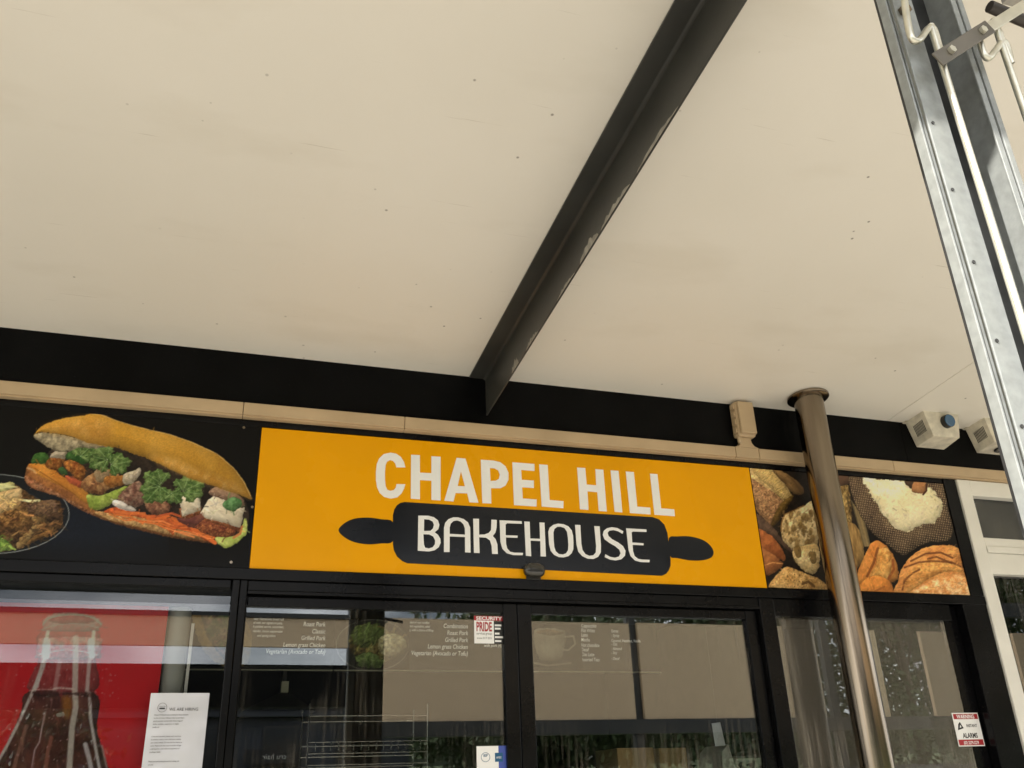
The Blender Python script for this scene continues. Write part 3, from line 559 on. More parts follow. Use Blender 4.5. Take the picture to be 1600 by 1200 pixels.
cv.fill(B3([(310,360),(430,280),(350,420),(250,560),(220,540)]), (100, 78, 34), (70, 52, 24), amp=.3, seed=54)
cv.fill(B3([(90,440),(240,560),(330,680),(420,760),(400,790),(240,650),(110,560)]), (92, 72, 60), (70, 54, 46), ns=8, seed=55)
cv.fill(B3([(100,580),(200,620),(280,690),(340,790),(350,860),(250,830),(150,760)]), (160, 92, 44), (124, 66, 32), ns=14, edge=7, seed=56)
cv.fill(B3([(120,750),(200,780),(300,850),(330,900),(270,960),(160,980)]), (156, 100, 54), (124, 74, 38), ns=12, edge=6, seed=57); cv.stroke(B3([(165, 905), (240, 880), (330, 890)]), 1.6, (196, 140, 80), .8)
cv.fill(B3([(320,520),(350,450),(420,420),(520,370),(640,340),(640,720),(560,740),(430,760),(340,690),(318,600)]), (206, 188, 146), (180, 156, 108), ns=10, amp=.18, edge=5, seed=58)
for k in range(120):
    x, y = 330+random.random()*290, 430+random.random()*300; r = random.choice((5, 6, 8, 10, 14, 22)); a0 = random.random()*3
    cv.fill(B3([(x+r*math.cos(a+a0)*random.uniform(.7, 1.2), y+r*1.5*math.sin(a+a0)) for a in np.linspace(0, 6.28, 8)[:-1]]), (128, 102, 58), (104, 80, 42), amp=.15, edge=1.5, alpha=random.uniform(.35, .8), soft=1.5, seed=60+k)
cv.stroke(B3([(318, 600), (322, 520), (350, 450), (420, 420), (520, 372)]), 2.2, (120, 84, 40), .8)
cv.fill(B3([(425,760),(520,730),(640,720),(660,900),(600,980),(520,950),(440,860)]), (200, 180, 134), (172, 146, 96), ns=9, amp=.2, edge=5, seed=90)
for x, y in ((470, 780), (600, 830)): cv.fill(B3([(x-30, y-40), (x+20, y-45), (x+30, y+40), (x, y+60), (x-30, y+20)]), (112, 88, 44), (90, 68, 34), alpha=.8, seed=91)
cv.fill(B3([(230,1120),(270,1000),(340,930),(390,920),(520,970),(660,1030),(720,1140)]), (186, 152, 96), (160, 122, 66), ns=7, n2=2, amp=.25, edge=6, seed=92)
for k in range(30): cv.stroke(B3([(lambda x, y: (x, y))(300+random.random()*330, 980+random.random()*130)]*2), random.uniform(1, 2.6), (84, 58, 28), .8)
cv.stroke(B3([(510, 1070), (560, 1050), (610, 1090)]), 4, (70, 48, 26), .8)
# wheat ears, rope
cv.fill(B3([(800,190),(900,180),(940,300),(960,600),(1030,720),(1030,880),(960,860),(900,600),(840,330)]), (150, 128, 76), (84, 66, 36), ns=5, n2=2.5, amp=.5, edge=4, stretch=(1.4, 1.6), seed=93)
cv.fill(B4([(0,480),(80,470),(150,560),(180,780),(90,900),(60,760)]), (150, 122, 72), (112, 86, 48), ns=6, stretch=(1.35, 4), amp=.25, seed=94)
for k in range(16): cv.stroke(B4([(60+k*8, 250+k*12), (120+k*7, 460+k*10), (180+k*4, 680)]), 1.2, random.choice(((128, 112, 76), (90, 82, 60), (150, 130, 90))), .8)
cv.fill(B3([(790,110),(900,100),(930,160),(860,200),(800,195)]), (84, 62, 50), seed=95)
# sack of flour
sack = B4([(40,30),(200,40),(560,60),(920,90),(960,300),(1015,520),(960,630),(800,640),(680,690),(560,760),(480,730),(370,640),(260,560),(150,400),(80,230)])
cv.fill(sack, (84, 70, 56), (62, 50, 42), ns=16, amp=.1, edge=9, edge_k=.5, seed=96)
I, d = cv.sd(sack); x, y = cv.px[I], cv.py[I]; wv = (np.sin(x*1.75+y*.35) > .0)*1.0*(np.sin(y*1.75-x*.25) > .0); m = (np.clip(d, 0, 1)*wv*.5*(.5+fbm(x, y, 14, 8)))[:, None]
cv.c[I] = cv.c[I]*(1-m)+np.array((172, 152, 124.))*m
fl = B4([(170,40),(300,50),(560,70),(640,140),(700,180),(800,130),(880,220),(915,320),(850,450),(740,480),(640,520),(560,545),(470,500),(400,430),(330,330),(250,210)])
cv.fill(fl, (214, 212, 188), (196, 194, 164), ns=16, n2=2, amp=.05, edge=5, edge_k=.3, wob=4, seed=97)
cv.detail(fl, 260, 5, 2.2, .84, 1.1, alpha=.5, curve=1.5)
cv.fill(B4([(560,70),(640,75),(650,140),(600,130)]), (66, 50, 40), seed=98)
cv.fill(B4([(645,80),(765,85),(760,160),(720,185),(630,170)]), (172, 124, 82), (150, 104, 66), seed=99); cv.stroke(B4([(765, 100), (765, 160), (735, 195)]), 3, (60, 36, 26))
# rolls and loaf
cv.fill(B4([(120,1020),(130,900),(200,740),(250,650),(320,630),(400,690),(450,760),(490,850),(500,980),(430,1020),(250,1060)]), (200, 134, 60), (176, 106, 42), ns=18, amp=.1, edge=8, edge_k=.5, seed=100)
cv.fill(B4([(300,720),(400,700),(440,800),(420,960),(380,990),(240,960),(290,850)]), (204, 160, 88), (174, 118, 52), ns=6, amp=.2, edge=4, seed=101); cv.stroke(B4([(310, 700), (270, 840), (210, 960)]), 4, (104, 54, 22), .8); cv.stroke(B4([(450, 810), (460, 900), (410, 980)]), 4, (120, 62, 26), .8)
cv.fill(B4([(110,1125),(160,1020),(240,965),(330,960),(410,1000),(460,1080),(490,1140)]), (200, 130, 54), (176, 106, 40), ns=14, edge=6, seed=102); cv.stroke(B4([(240, 1125), (330, 1080), (370, 1060)]), 3, (128, 70, 28), .7)
cv.fill(B4([(510,1140),(505,1000),(540,880),(640,760),(760,690),(900,670),(1060,700),(1110,900),(1180,1180)]), (200, 142, 76), (176, 112, 54), ns=16, n2=2, amp=.12, edge=8, seed=103)
cv.fill(B4([(560,1000),(620,900),(760,820),(900,810),(1090,880),(1090,920),(950,920),(800,980),(680,1060),(560,1130)]), (202, 152, 82), (170, 112, 50), ns=7, amp=.2, edge=4, seed=104)
for q in ([(560, 880), (700, 830), (840, 820), (1000, 830), (1085, 870)], [(540, 1090), (560, 1000), (640, 930), (700, 900)], [(620, 820), (760, 750), (900, 740), (1010, 790)], [(780, 800), (860, 780), (1000, 840)]): cv.stroke(B4(q), 3, (82, 42, 20), .75, seed=5)
cv.fill(B4([(660,1120),(760,1030),(900,980),(1110,960),(1180,1180)]), (184, 122, 64), (214, 184, 142), ns=6, n2=1.6, amp=.14, edge=0, soft=5, seed=105)
cv.detail(B4([(510,1140),(505,1000),(540,880),(640,760),(760,690),(900,670),(1060,700),(1110,900),(1180,1180)]), 260, 6, 1.5, .68, 1.25, (-.9, .3), .7); cv.detail(B4([(120,1120),(130,900),(250,650),(400,690),(490,850),(490,1120)]), 160, 6, 1.5, .75, 1.2, (1.0, 2.2), .6)
cv.detail(B3([(60,40),(420,60),(520,260),(640,720),(660,900),(700,1130),(230,1120),(120,760),(100,440)]), 420, 4, 1.6, .65, 1.3, alpha=.7); cv.detail(sack, 150, 8, 1.4, .6, 1.3, alpha=.5)
cv.c *= np.array([1.06, 1.0, .9]); cv.build('print', M_PRINT, t, 1.5)
#@@SHOPFRONT
# ------------------------------------------------------------------ shopfront frame, doors, windows
GZ = 2.348
t = thing('shopfront_frame', 'black aluminium shopfront frame with header and posts under the signs', 'frame', (1.4, .05, 0))
part('header', MB().box(-3.2, 3.95, -.012, .10, 2.452, 2.4985), M_FRAME, t, bevel=.003)
part('door_track', MB().box(.128, 2.60, .004, .12, 2.410, 2.4515), M_FRAME, t, bevel=.003)
part('track_lip', MB().box(.128, 2.60, -.002, .018, 2.396, 2.4095), M_FRAME, t, bevel=.002)
part('window_head', MB().box(-3.2, .060, .004, .10, 2.418, 2.4515), M_FRAME, t, bevel=.003)
part('window_head', MB().box(2.63, 3.71, .004, .10, 2.366, 2.4515), M_FRAME, t, bevel=.003)
part('post', MB().box(.066, .094, -.006, .11, .0, 2.4515), M_FRAME, t, bevel=.003)
part('post', MB().box(.0965, .1255, .0, .11, .0, 2.4515), M_FRAME, t, bevel=.003)
part('post', MB().box(2.545, 2.627, -.004, .11, .0, 2.4515), M_FRAME, t, bevel=.003)
part('post', MB().box(3.035, 3.115, .0, .10, .0, 2.3655), M_FRAME, t, bevel=.003)
part('post', MB().box(3.735, 3.786, .0485, .10, .0, 2.4515), M_FRAME, t, bevel=.003); part('glazing_bead', MB().box(3.69, 3.7345, .049, .10, .0, 2.3655), M_FRAME, t)
part('corner_panel', MB().box(3.788, 3.948, -.010, .10, .0, 2.4515), M_FRAME, t, bevel=.003)
part('corner_panel', MB().box(3.863, 3.948, -.010, .051, 2.500, 3.160), M_FRAME, t, bevel=.002)
part('top_strip', MB().box(-3.2, 3.861, -.003, .05, 3.1345, 3.160), M_FRAME, t, bevel=.001)
part('sill', MB().box(-3.2, .064, .0, .1, .0, .10), M_FRAME, t); part('sill', MB().box(2.63, 3.71, .0, .1, .0, .10), M_FRAME, t)
def door(x0, x1, sl0, sl1, label):
    t = thing('sliding_door', label, 'door', ((x0+x1)/2, .045, 0))
    part('stile', MB().box(x0, x0+sl0, .030, .075, .012, 2.394), M_FRAME, t, bevel=.003)
    part('stile', MB().box(x1-sl1, x1, .030, .075, .012, 2.394), M_FRAME, t, bevel=.003)
    part('rail', MB().box(x0+sl0+.0005, x1-sl1-.0005, .032, .073, GZ+.004, 2.393), M_FRAME, t, bevel=.003)
    part('rail', MB().box(x0+sl0+.0005, x1-sl1-.0005, .032, .073, .012, .12), M_FRAME, t, bevel=.003)
    part('glass_pane', MB().box(x0+sl0-.006, x1-sl1+.006, .050, .056, .115, GZ+.012), M_GLASS, t)
door(.127, 1.3015, .004, .064, 'glazed black sliding door with a security sticker in its top corner')
door(1.3045, 2.540, .066, .060, 'glazed black sliding door between the plain stile and the narrow streaky windows')
t = thing('shop_window', 'wide shop window in front of the red bottle poster', 'window', (-1.5, .05, .1))
part('glass_pane', MB().box(-3.15, .064, .048, .054, .1, 2.42), M_GLASS0, t)
t = thing('shop_window', 'narrow streaky window between sliding door and steel pole', 'window', (2.83, .05, .1)); part('glass_pane', MB().box(2.629, 3.033, .048, .054, .1, 2.368), M_GLASS2, t)
t = thing('shop_window', 'streaky shop window carrying the warning sticker', 'window', (3.41, .05, .1)); part('glass_pane', MB().box(3.117, 3.689, .048, .054, .1, 2.368), M_GLASS2, t)
t = thing('shop_wall', 'black side wall panel continuing the shopfront beyond the poster window', 'wall', (-6, 0, 0)); part('wall_panel', MB().box(-11, -3.205, -.01, .2, 0, 3.135), M_BLACK, t)

# white neighbouring shopfront
t = thing('white_window_frame', 'white aluminium neighbouring window frame with a small top pane', 'window', (5.5, 0, 0))
wx0 = 3.952; zt = float(at(1520, 752)[2])
z1 = float(at(1545, 778)[2]); z2 = float(at(1550, 842)[2]); z3 = float(at(1560, 866)[2]); z4 = float(at(1560, 898)[2]); wx1 = float(at(1517, 780)[0])
part('frame_post', MB().box(wx0, wx1, -.02, .08, 0, 3.160), M_WFRAME, t, bevel=.004)
part('frame_rail', MB().box(wx1+.0005, 8.0, -.018, .08, z1, 3.160), M_WFRAME, t, bevel=.003)
part('frame_rail', MB().box(wx1+.0005, 8.0, -.018, .08, z3+.002, z2), M_WFRAME, t, bevel=.004)
part('frame_bead', MB().box(wx1+.0005, 8.0, -.026, -.0185, z3+.004, z3+.035), M_WFRAME, t, bevel=.002)
part('frame_rail', MB().box(wx1+.0005, 8.0, -.014, .08, z4, z3), M_WFRAME, t, bevel=.003)
part('frame_post', MB().box(4.75, 4.83, -.018, .08, z2+.0005, z1-.0005), M_WFRAME, t, bevel=.003)
part('glass_pane', MB().box(wx1+.001, 4.749, .03, .036, z2+.001, z1-.001), M_GLASS, t); part('glass_pane', MB().box(4.831, 7.99, .03, .036, z2+.001, z1-.001), M_GLASS, t)
part('glass_pane', MB().box(wx1+.001, 7.99, .03, .036, .02, z4-.001), M_GLASS, t)
part('roller_blind', MB().box(wx1+.02, 4.70, .10, .104, z1-.12, z1+.01), M_BEIGE, t)
part('back_panel', MB().box(wx1+.02, 4.70, .5, .51, z2-.2, z1+.3), mat('grey_green_panel', (.16, .19, .18), .6), t)
t = thing('neighbour_wall', 'plain white wall beyond the neighbouring window', 'wall', (9.5, 0, 0)); part('wall_panel', MB().box(8.005, 11, -.01, .2, 0, 3.16), M_WFRAME, t)

# motion sensor on the door header
p = at(834, 876, -.03); t = thing('motion_sensor', 'small dark oval motion sensor at the bottom of the yellow sign', 'sensor', (p[0], -.03, 2.50))
mbx = MB(); V = []; F = []; n = 24
for i in range(9):
    v = math.pi*i/8-math.pi/2
    for k in range(n):
        u = 2*math.pi*k/n; V.append((p[0]+.052*math.copysign(abs(math.cos(u))**.7, math.cos(u))*max(math.cos(v), .02)**.6, -.030+.028*math.sin(v), 2.534+.033*math.copysign(abs(math.sin(u))**.8, math.sin(u))*max(math.cos(v), .02)**.6))
for i in range(8):
    for k in range(n): F.append((i*n+k, i*n+(k+1) % n, (i+1)*n+(k+1) % n, (i+1)*n+k))
part('housing', mbx.add(V, F+[tuple(range(n)), tuple(8*n+k for k in range(n))]), mat('smoked_plastic', (.03, .028, .022), .18, coat=.4), t, smooth=True)
part('lens', MB().box(p[0]-.03, p[0]+.034, -.062, -.054, 2.522, 2.533), M_DARK, t, bevel=.003)
part('bracket', MB().box(p[0]-.035, p[0]+.035, -.02, -.0125, 2.494, 2.512), M_DARK, t, bevel=.002)

# steel pole with ceiling collar
pc = on_ceiling(1257, 624); px_, py_ = float(pc[0]), float(pc[1])-.03
wpole = (at(1281.5, 640, py_)[0]-at(1233.5, 640, py_)[0])*.5*math.cos(math.atan2(px_, py_+3.85))
t = thing('steel_pole', 'stainless steel pole with a round ceiling collar in front of the bread sign', 'pole', (px_, py_, 0))
part('tube', MB().lathe((px_, py_, 0), [(wpole, .0), (wpole, 1.2), (wpole, 2.4), (wpole, ceil_z(py_)-.004)], 64), M_STEEL, t, smooth=True)
col = MB().lathe((px_, py_, ceil_z(py_)-.020), [(wpole+.001, .0), (wpole+.026, .002), (wpole+.033, .007), (wpole+.033, .016), (wpole+.001, .018)], 64)
col.v = [(x, y, z-SLOPE*(y-py_)) for x, y, z in col.v]
part('collar', col, M_STEEL, t, smooth=True)
part('base_plate', MB().box(px_-.11, px_+.11, py_-.11, min(py_+.11, -.0125), .001, .012), M_STEEL, t)
#@@DETAIL
# ------------------------------------------------------------------ alarm sirens under the ceiling
def siren(dx, label, blue):
    t = thing('alarm_siren', label, 'alarm siren', (3.7+dx, -.05, 3.33), 'alarm sirens on the fascia')
    def A(px, py, y): q = at(px, py, y); return np.array([q[0]+dx, q[1], q[2]])
    tlb, blb, brb = A(1414, 661, -.0008), A(1432, 699, -.0008), A(1471, 703, -.0008)
    tl, tr = A(1441, 638, -.155), A(1497, 644, -.155); bl, br = A(1459, 681, -.125), A(1500, 684, -.125)
    
    def on_plane(px, py, a, b, c):
        n = np.cross(b-a, c-a); r = ray(px, py); o = CAM+np.array([dx, 0, 0]); return o+r*(((a-o)@n)/(r@n))
    bl = on_plane(1459, 681, tlb, tl, blb); br = on_plane(1500, 684, tl, tr, bl)
    trb = np.array([tr[0]+.01, -.0008, tlb[2]+.001]); brb = np.array([max(brb[0], br[0]+.01), -.0008, blb[2]])
    zc = lambda q: np.array([q[0], q[1], min(q[2], ceil_z(q[1])-.0015)])
    trb = zc(trb)
    part('housing', MB().hexa([bl, br, brb, blb, tl, tr, trb, tlb]), M_SIREN, t, bevel=.004)
    for i in range(9):    # louvre slots on the left cheek
        u = .28+i*.06
        q = lambda u, v: (tlb*(1-u)+tl*u)*(1-v)+(blb*(1-u)+bl*u)*v
        nn = np.cross(tl-tlb, blb-tlb); nn = nn/np.linalg.norm(nn); nn = nn*(-1 if nn[0] > 0 else 1)
        a, b, c, d = q(u, .3), q(u+.028, .3), q(u+.028, .72), q(u, .72)
        part('louvre_slot', MB().hexa([a-nn*.002, b-nn*.002, c-nn*.002, d-nn*.002, a+nn*.0012, b+nn*.0012, c+nn*.0012, d+nn*.0012]), M_DARK, t)
    fn = np.cross(tr-tl, bl-tl); fn = fn/np.linalg.norm(fn); fn = fn*(-1 if fn[1] > 0 else 1)
    cc = (tl*.42+tr*.58)*.56+(bl*.42+br*.58)*.44
    if blue:
        part('strobe_base', MB().tube([cc-fn*.002, cc+fn*.030], .0375, 32), M_DARK, t, smooth=True)
        part('strobe_lens', MB().tube([cc+fn*.0285, cc+fn*.034, cc+fn*.036], [.0350, .0350, .033], 32), M_BLUE, t, smooth=True)
    else:
        bc = (bl+br+brb+blb)/4+np.array([.012, 0, 0]); bn = np.cross(br-bl, blb-bl); bn = bn/np.linalg.norm(bn); bn = bn*(-1 if bn[2] > 0 else 1)
        ux = np.array([1., 0, 0]); uy = np.cross(bn, ux); ring = [bc+bn*.004+(ux*math.cos(a)+uy*math.sin(a))*.032 for a in np.linspace(0, 2*math.pi, 28)]
        part('speaker_ring', MB().tube(ring, .005, 8), M_DARK, t, smooth=True); part('speaker_cross', MB().tube([ring[3], ring[17]], .003, 8), M_DARK, t); part('speaker_cross', MB().tube([ring[10], ring[24]], .003, 8), M_DARK, t)
    part('mounting_foot', MB().hexa([tlb+(-.018, -.03, -.006), tlb+(.004, -.03, -.006), tlb+(.004, 0, -.006), tlb+(-.018, 0, -.006), tlb+(-.018, -.03, .0), tlb+(.004, -.03, .0), tlb+(.004, 0, 0), tlb+(-.018, 0, 0)]), M_SIREN, t)
siren(0, 'off-white alarm siren with louvred side and blue strobe cap', True)
siren(float(at(1507, 668)[0]-at(1414, 661)[0]), 'off-white alarm siren with a black ring on its underside', False)

# ------------------------------------------------------------------ galvanised post with cranked rods, close to the viewer
YF = -3.0
pL = at(1452, 300, YF+.022); X0 = float(pL[0]); ZT = ceil_z(YF)-.004
t = thing('galvanised_post', 'galvanised steel channel post with cranked rods beside the shopfront', 'post', (X0, YF, 0))
part('side_plate', MB().box(X0, X0+.004, YF+.004, YF+.022, .0, ZT), M_GALV, t, bevel=.001)
part('back_plate', MB().box(X0+.045, X0+.26, YF+.062, YF+.066, .0, ZT), M_DARKZ, t)  # recess darkened by colour to stand for shade
part('inner_side', MB().box(X0+.009, X0+.012, YF+.006, YF+.022, .0, ZT), M_GALV, t)
part('front_lip', MB().box(X0+.0125, X0+.056, YF, YF+.004, .0, ZT), M_GALV, t, bevel=.0012)
part('return_lip', MB().box(X0+.0525, X0+.056, YF+.0045, YF+.05, .0, ZT), M_GALV, t)
xr = float(at(1584, 300, YF)[0])
for k in (0, .0165): part('front_lip', MB().box(xr+k, xr+k+.0115, YF, YF+.004, .0, ZT), M_GALV, t, bevel=.0012)
part('inner_side', MB().box(xr+.012, xr+.016, YF+.0045, YF+.0615, .0, ZT), M_GALV, t)
for k in range(8):
    z = 2.55-k*.13; part('bolt_hole', MB().lathe((X0-.0002, 0, 0), [(.0035, 0), (.0035, .0002)], 10), M_DARK, t) if False else part('rivet', MB().tube([(X0+.0215, YF-.0005, z), (X0+.0215, YF-.0018, z)], .003, 10), M_DARKZ, t)
yr = YF-.022
def rod(px, lab):
    pts = [at(a, b, yr) for a, b in px]; pts.append(np.array([pts[-1][0], yr, .3]))
    part('rod', MB().tube(smooth_path(pts), .0058, 12), M_ZINC, t, smooth=True)
def smooth_path(pts, n=5):
    p = np.array(pts, float); out = []
    for i in range(len(p)-1):
        a, b, c, d = p[max(i-1, 0)], p[i], p[i+1], p[min(i+2, len(p)-1)]
        for q in np.linspace(0, 1, n, endpoint=False): out.append(.5*((2*b)+(-a+c)*q+(2*a-5*b+4*c-d)*q*q+(-a+3*b-3*c+d)*q**3))
    return out+[p[-1]]
rod([(1407, -40), (1413, 0), (1419, 40), (1426, 62), (1437, 62), (1449, 46), (1457, 44), (1463, 58), (1474, 98), (1500, 190)], '')
rod([(1530, 60), (1538, 86), (1546, 90), (1556, 78), (1566, 66), (1573, 72), (1581, 100), (1600, 172)], '')
a, b = at(1466, 92, yr-.014), at(1548, 40, yr-.014); dv = (b-a)/np.linalg.norm(b-a); nv = np.array([-dv[2], 0, dv[0]])
def bar(a, b, w, th, yy):
    return [(a-nv*w)+(0, yy-a[1], 0), (b-nv*w)+(0, yy-b[1], 0), (b-nv*w)+(0, yy-b[1]+th, 0), (a-nv*w)+(0, yy-a[1]+th, 0), (a+nv*w)+(0, yy-a[1], 0), (b+nv*w)+(0, yy-b[1], 0), (b+nv*w)+(0, yy-b[1]+th, 0), (a+nv*w)+(0, yy-a[1]+th, 0)]
part('link_arm', MB().hexa(bar(a, b, .0135, .004, yr-.014)), mat('dull_brown_zinc', (.15, .135, .11), .45, metal=.6, var=.3), t, bevel=.0015)
part('link_arm', MB().hexa(bar(b-dv*.01, b+dv*.16, .010, .004, yr-.0085)), M_ZINC, t, bevel=.0015)
for q in (.22, .82):
    c = a*(1-q)+b*q; part('bolt_head', MB().tube([(c[0], yr-.0145, c[2]), (c[0], yr-.021, c[2])], .007, 6), M_ZINC, t)
part('stay_bar', MB().tube([at(1546, 10, yr+.03), at(1660, 58, yr+.03)], .011, 10), mat('brown_steel', (.035, .028, .022), .5), t, smooth=True)
part('stay_clip', MB().tube([at(1570, -6, yr+.05), at(1650, 14, yr+.05)], .014, 4), M_WORN, t)
c = at(1424, 4, yr); part('bolt_head', MB().tube([(c[0], YF-.0005, c[2]), (c[0], YF-.012, c[2])], .010, 6), M_STEEL, t)

# ------------------------------------------------------------------ red poster, fridge edge and hiring notice behind the left window
YR = .13
t = thing('bottle_poster', 'red poster of a glass cola bottle neck behind the window', 'poster', (-1.2, YR, 0))
xr1 = float(at(268, 917, YR)[0]); zr1 = float(at(268, 916, YR)[2])
part('backing', MB().box(-2.9, xr1, YR, YR+.02, .05, zr1), M_RED, t)
cv = Canvas(-1.30, xr1-.001, 1.10, zr1-.001, YR-.0012, 300, 330, (218, 10, 20))
cv.c *= (1+.10*(fbm(cv.px, cv.py, 90, 3)-.5))[:, None]
Q = lambda q: cropped(q, 0, 940, .2167)
cv.fill(Q([(215,645),(680,650),(700,900),(735,1060),(790,1230),(860,1500),(900,2000),(-330,2000),(-260,1500),(-60,1215),(60,1000),(150,800)]), (66, 26, 22), (104, 50, 38), ns=22, amp=.10, edge=10, edge_k=.6, seed=120)
cv.fill(Q([(300,215),(700,215),(690,415),(684,645),(215,645),(280,415)]), (160, 36, 38), (176, 64, 64), ns=10, amp=.06, edge=5, edge_k=.4, seed=121)
cv.fill(Q([(262,335),(280,285),(320,260),(700,260),(730,310),(725,370),(690,412),(285,412),(262,375)]), (206, 92, 92), (186, 150, 140), ns=8, amp=.2, edge=3, seed=122)
cv.fill(Q([(303,165),(320,120),(390,88),(500,80),(620,90),(700,115),(737,160),(715,195),(690,215),(325,215),(310,185)]), (190, 96, 90), (176, 136, 124), ns=8, amp=.10, edge=3, seed=123); cv.fill(Q([(350,135),(430,108),(520,102),(620,110),(690,140),(620,158),(520,164),(420,158)]), (150, 40, 42), (170, 70, 66), ns=8, amp=.08, edge=2, seed=126)
cv.stroke(Q([(310, 165), (345, 120), (430, 98), (500, 92), (600, 98), (680, 120), (730, 165)]), 2.2, (150, 158, 140), .9); cv.stroke(Q([(320, 190), (420, 165), (520, 160), (620, 165), (715, 190)]), 1.6, (170, 160, 146), .8)
for q, w, c, al in (([(345, 220), (330, 300)], 6, (150, 164, 150), .8), ([(675, 220), (670, 300)], 6, (150, 164, 150), .8), ([(335, 290), (330, 390)], 13, (206, 226, 206), .9), ([(655, 290), (660, 390)], 11, (206, 226, 206), .9), ([(285, 380), (380, 360), (480, 345), (600, 360), (700, 385)], 1.6, (226, 196, 180), .8),
        ([(320, 415), (290, 520), (245, 640)], 7, (146, 150, 146), .8), ([(430, 430), (415, 520), (395, 640)], 7, (140, 110, 108), .6), ([(545, 260), (545, 420), (540, 640), (545, 760), (520, 900), (500, 1200), (480, 1700)], 9, (148, 142, 134), .8), ([(645, 420), (635, 540), (628, 640)], 6, (150, 146, 142), .7),
        ([(235, 650), (150, 840), (60, 1020), (-30, 1180), (-200, 1600)], 4.5, (150, 142, 138), .85), ([(645, 660), (655, 860), (690, 1060), (720, 1220), (760, 1600)], 4.5, (150, 146, 146), .85), ([(735, 1040), (770, 1200), (830, 1600)], 3, (130, 110, 108), .8),
        ([(325, 800), (300, 920), (285, 1010), (250, 1070), (230, 1200)], 1.8, (150, 128, 132), .8), ([(615, 1030), (640, 1120), (660, 1220)], 7, (150, 146, 150), .8), ([(370, 980), (345, 1080), (330, 1200)], 6, (128, 72, 58), .6), ([(190, 900), (130, 1090), (100, 1200)], 6, (124, 84, 70), .6),
        ([(390, 628), (430, 622), (520, 630)], 3, (160, 140, 132), .8), ([(215, 640), (300, 632), (390, 634)], 1.5, (170, 130, 124), .7)):
    cv.stroke(Q(q), w, tuple(min(255, v*1.42) for v in c), al, soft=2)
cv.fill(Q([(235,650),(330,640),(520,655),(670,660),(660,690),(500,670),(360,690),(260,680)]), (58, 24, 20), (84, 40, 30), alpha=.8, soft=2, seed=124)
cv.fill(Q([(450,690),(510,690),(515,800),(480,840),(455,780)]), (166, 96, 22), edge=0, soft=6, alpha=.8)
for k in range(150):
    x, y = random.uniform(100, 860), random.uniform(420, 1230); cv.stroke(Q([(x, y), (x+2, y+2)]), random.uniform(.8, 2.2), (206, 150, 146), random.uniform(.3, .8))
cv.detail(Q([(215,645),(680,650),(735,1060),(800,1250),(-60,1250),(60,1000)]), 160, 16, 2.0, .6, 1.35, (1.3, 1.9), .5, .2); cv.detail(Q([(265,260),(730,260),(690,640),(220,640)]), 70, 14, 1.6, .75, 1.3, (1.4, 1.8), .6, .2); cv.detail(Q([(305,100),(735,100),(725,400),(265,400)]), 70, 8, 1.6, .7, 1.35, (-.3, .3), .6)
cv.build('print', M_PRINTM, t, 1.35)

t = thing('display_fridge', 'grey upright fridge edge with rounded silver post beside the red poster', 'fridge', (xr1+.08, .25, 0))
xf = float(at(281, 960, YR+.03)[0]); rf = .045
part('corner_post', MB().tube([(xf, YR+.05, .0), (xf, YR+.05, 2.47)], rf, 24), mat('satin_grey', (.42, .42, .38), .35, var=.05), t, smooth=True)
part('side_panel', MB().box(xr1-1.2, xf+.02, YR+.10, .7, .0, 2.47), M_DARK, t)
part('edge_trim', MB().box(xf+.05, xf+.062, YR+.03, YR+.04, .0, 2.30), M_WFRAME, t)

t = thing('hiring_notice', 'white paper hiring notice in a plastic sleeve on the shop window', 'notice', (-.02, .04, 1.5))
yn = .0445; c0, c1 = at(236, 1083, yn), at(327.5, 1084, yn); nw = c1[0]-c0[0]; nh = nw*1.414; nxz = (c0[0], c0[2])
me = MB(); k = 14; V = []
for j in range(k+1):
    for i in range(k+1):
        u, v = i/k, j/k; V.append((c0[0]+nw*u, yn-.0012-.0032*abs(math.sin(u*5.1+v*7)*math.sin(v*9-u*3))-.003*abs(math.sin(u*13+v*4)*math.sin(v*11))*(v > .5)-.004*max(0, u+v-1.55), c0[2]-nh*v))
part('sleeve', me.add(V, [(j*(k+1)+i, (j+1)*(k+1)+i, (j+1)*(k+1)+i+1, j*(k+1)+i+1) for j in range(k) for i in range(k)]), mat('notice_paper', (.66, .67, .72), .18, var=.03, coat=.5), t, smooth=True)
yt = yn-.0078
text_part('WE ARE HIRING', c0[0]+nw*.34, yt, c0[2]-nh*.215, .0115, M_INK, t, .92)
body = ['Chapel Hill Bakehouse is looking for shop assistants', 'to join our team, willing to help out and learn,', 'good customer service skills. Entry range of', 'duties  available,  experience  is  highly', 'preferred.', '', '', 'If you are interested, please reach out to us', 'by email or come in store with your resume', 'and contact details. Do not miss the chance to', 'work. Please note that only successful will get', 'a call back for a trial shift and experience of', 'working a week.', '', '', 'Thank you and looking forward to seeing you', 'around.']
for i, tx in enumerate(body):
    if tx: text_part(tx, c0[0]+nw*.10, yt, c0[2]-nh*(.27+i*.036), .0046, M_INK, t, .92, weight=.012, name='text_line')
lc = (c0[0]+nw*.22, c0[2]-nh*.175)
part('logo_ring', MB().sheet([(lc[0]+.017*math.cos(a), lc[1]+.017*math.sin(a)) for a in np.linspace(0, 6.283, 28)[:-1]], [[(lc[0]+.0158*math.cos(a), lc[1]+.0158*math.sin(a)) for a in np.linspace(0, 6.283, 28)[:-1]]], yt, .0002), M_INK, t)
part('logo_bar', MB().sheet([(lc[0]-.010, lc[1]-.006), (lc[0]+.010, lc[1]-.006), (lc[0]+.010, lc[1]-.001), (lc[0]-.010, lc[1]-.001)], [], yt, .0002), M_INK, t)
text_part('Chapel Hill', lc[0], yt, lc[1]+.002, .0036, M_INK, t, 1, align='CENTER')

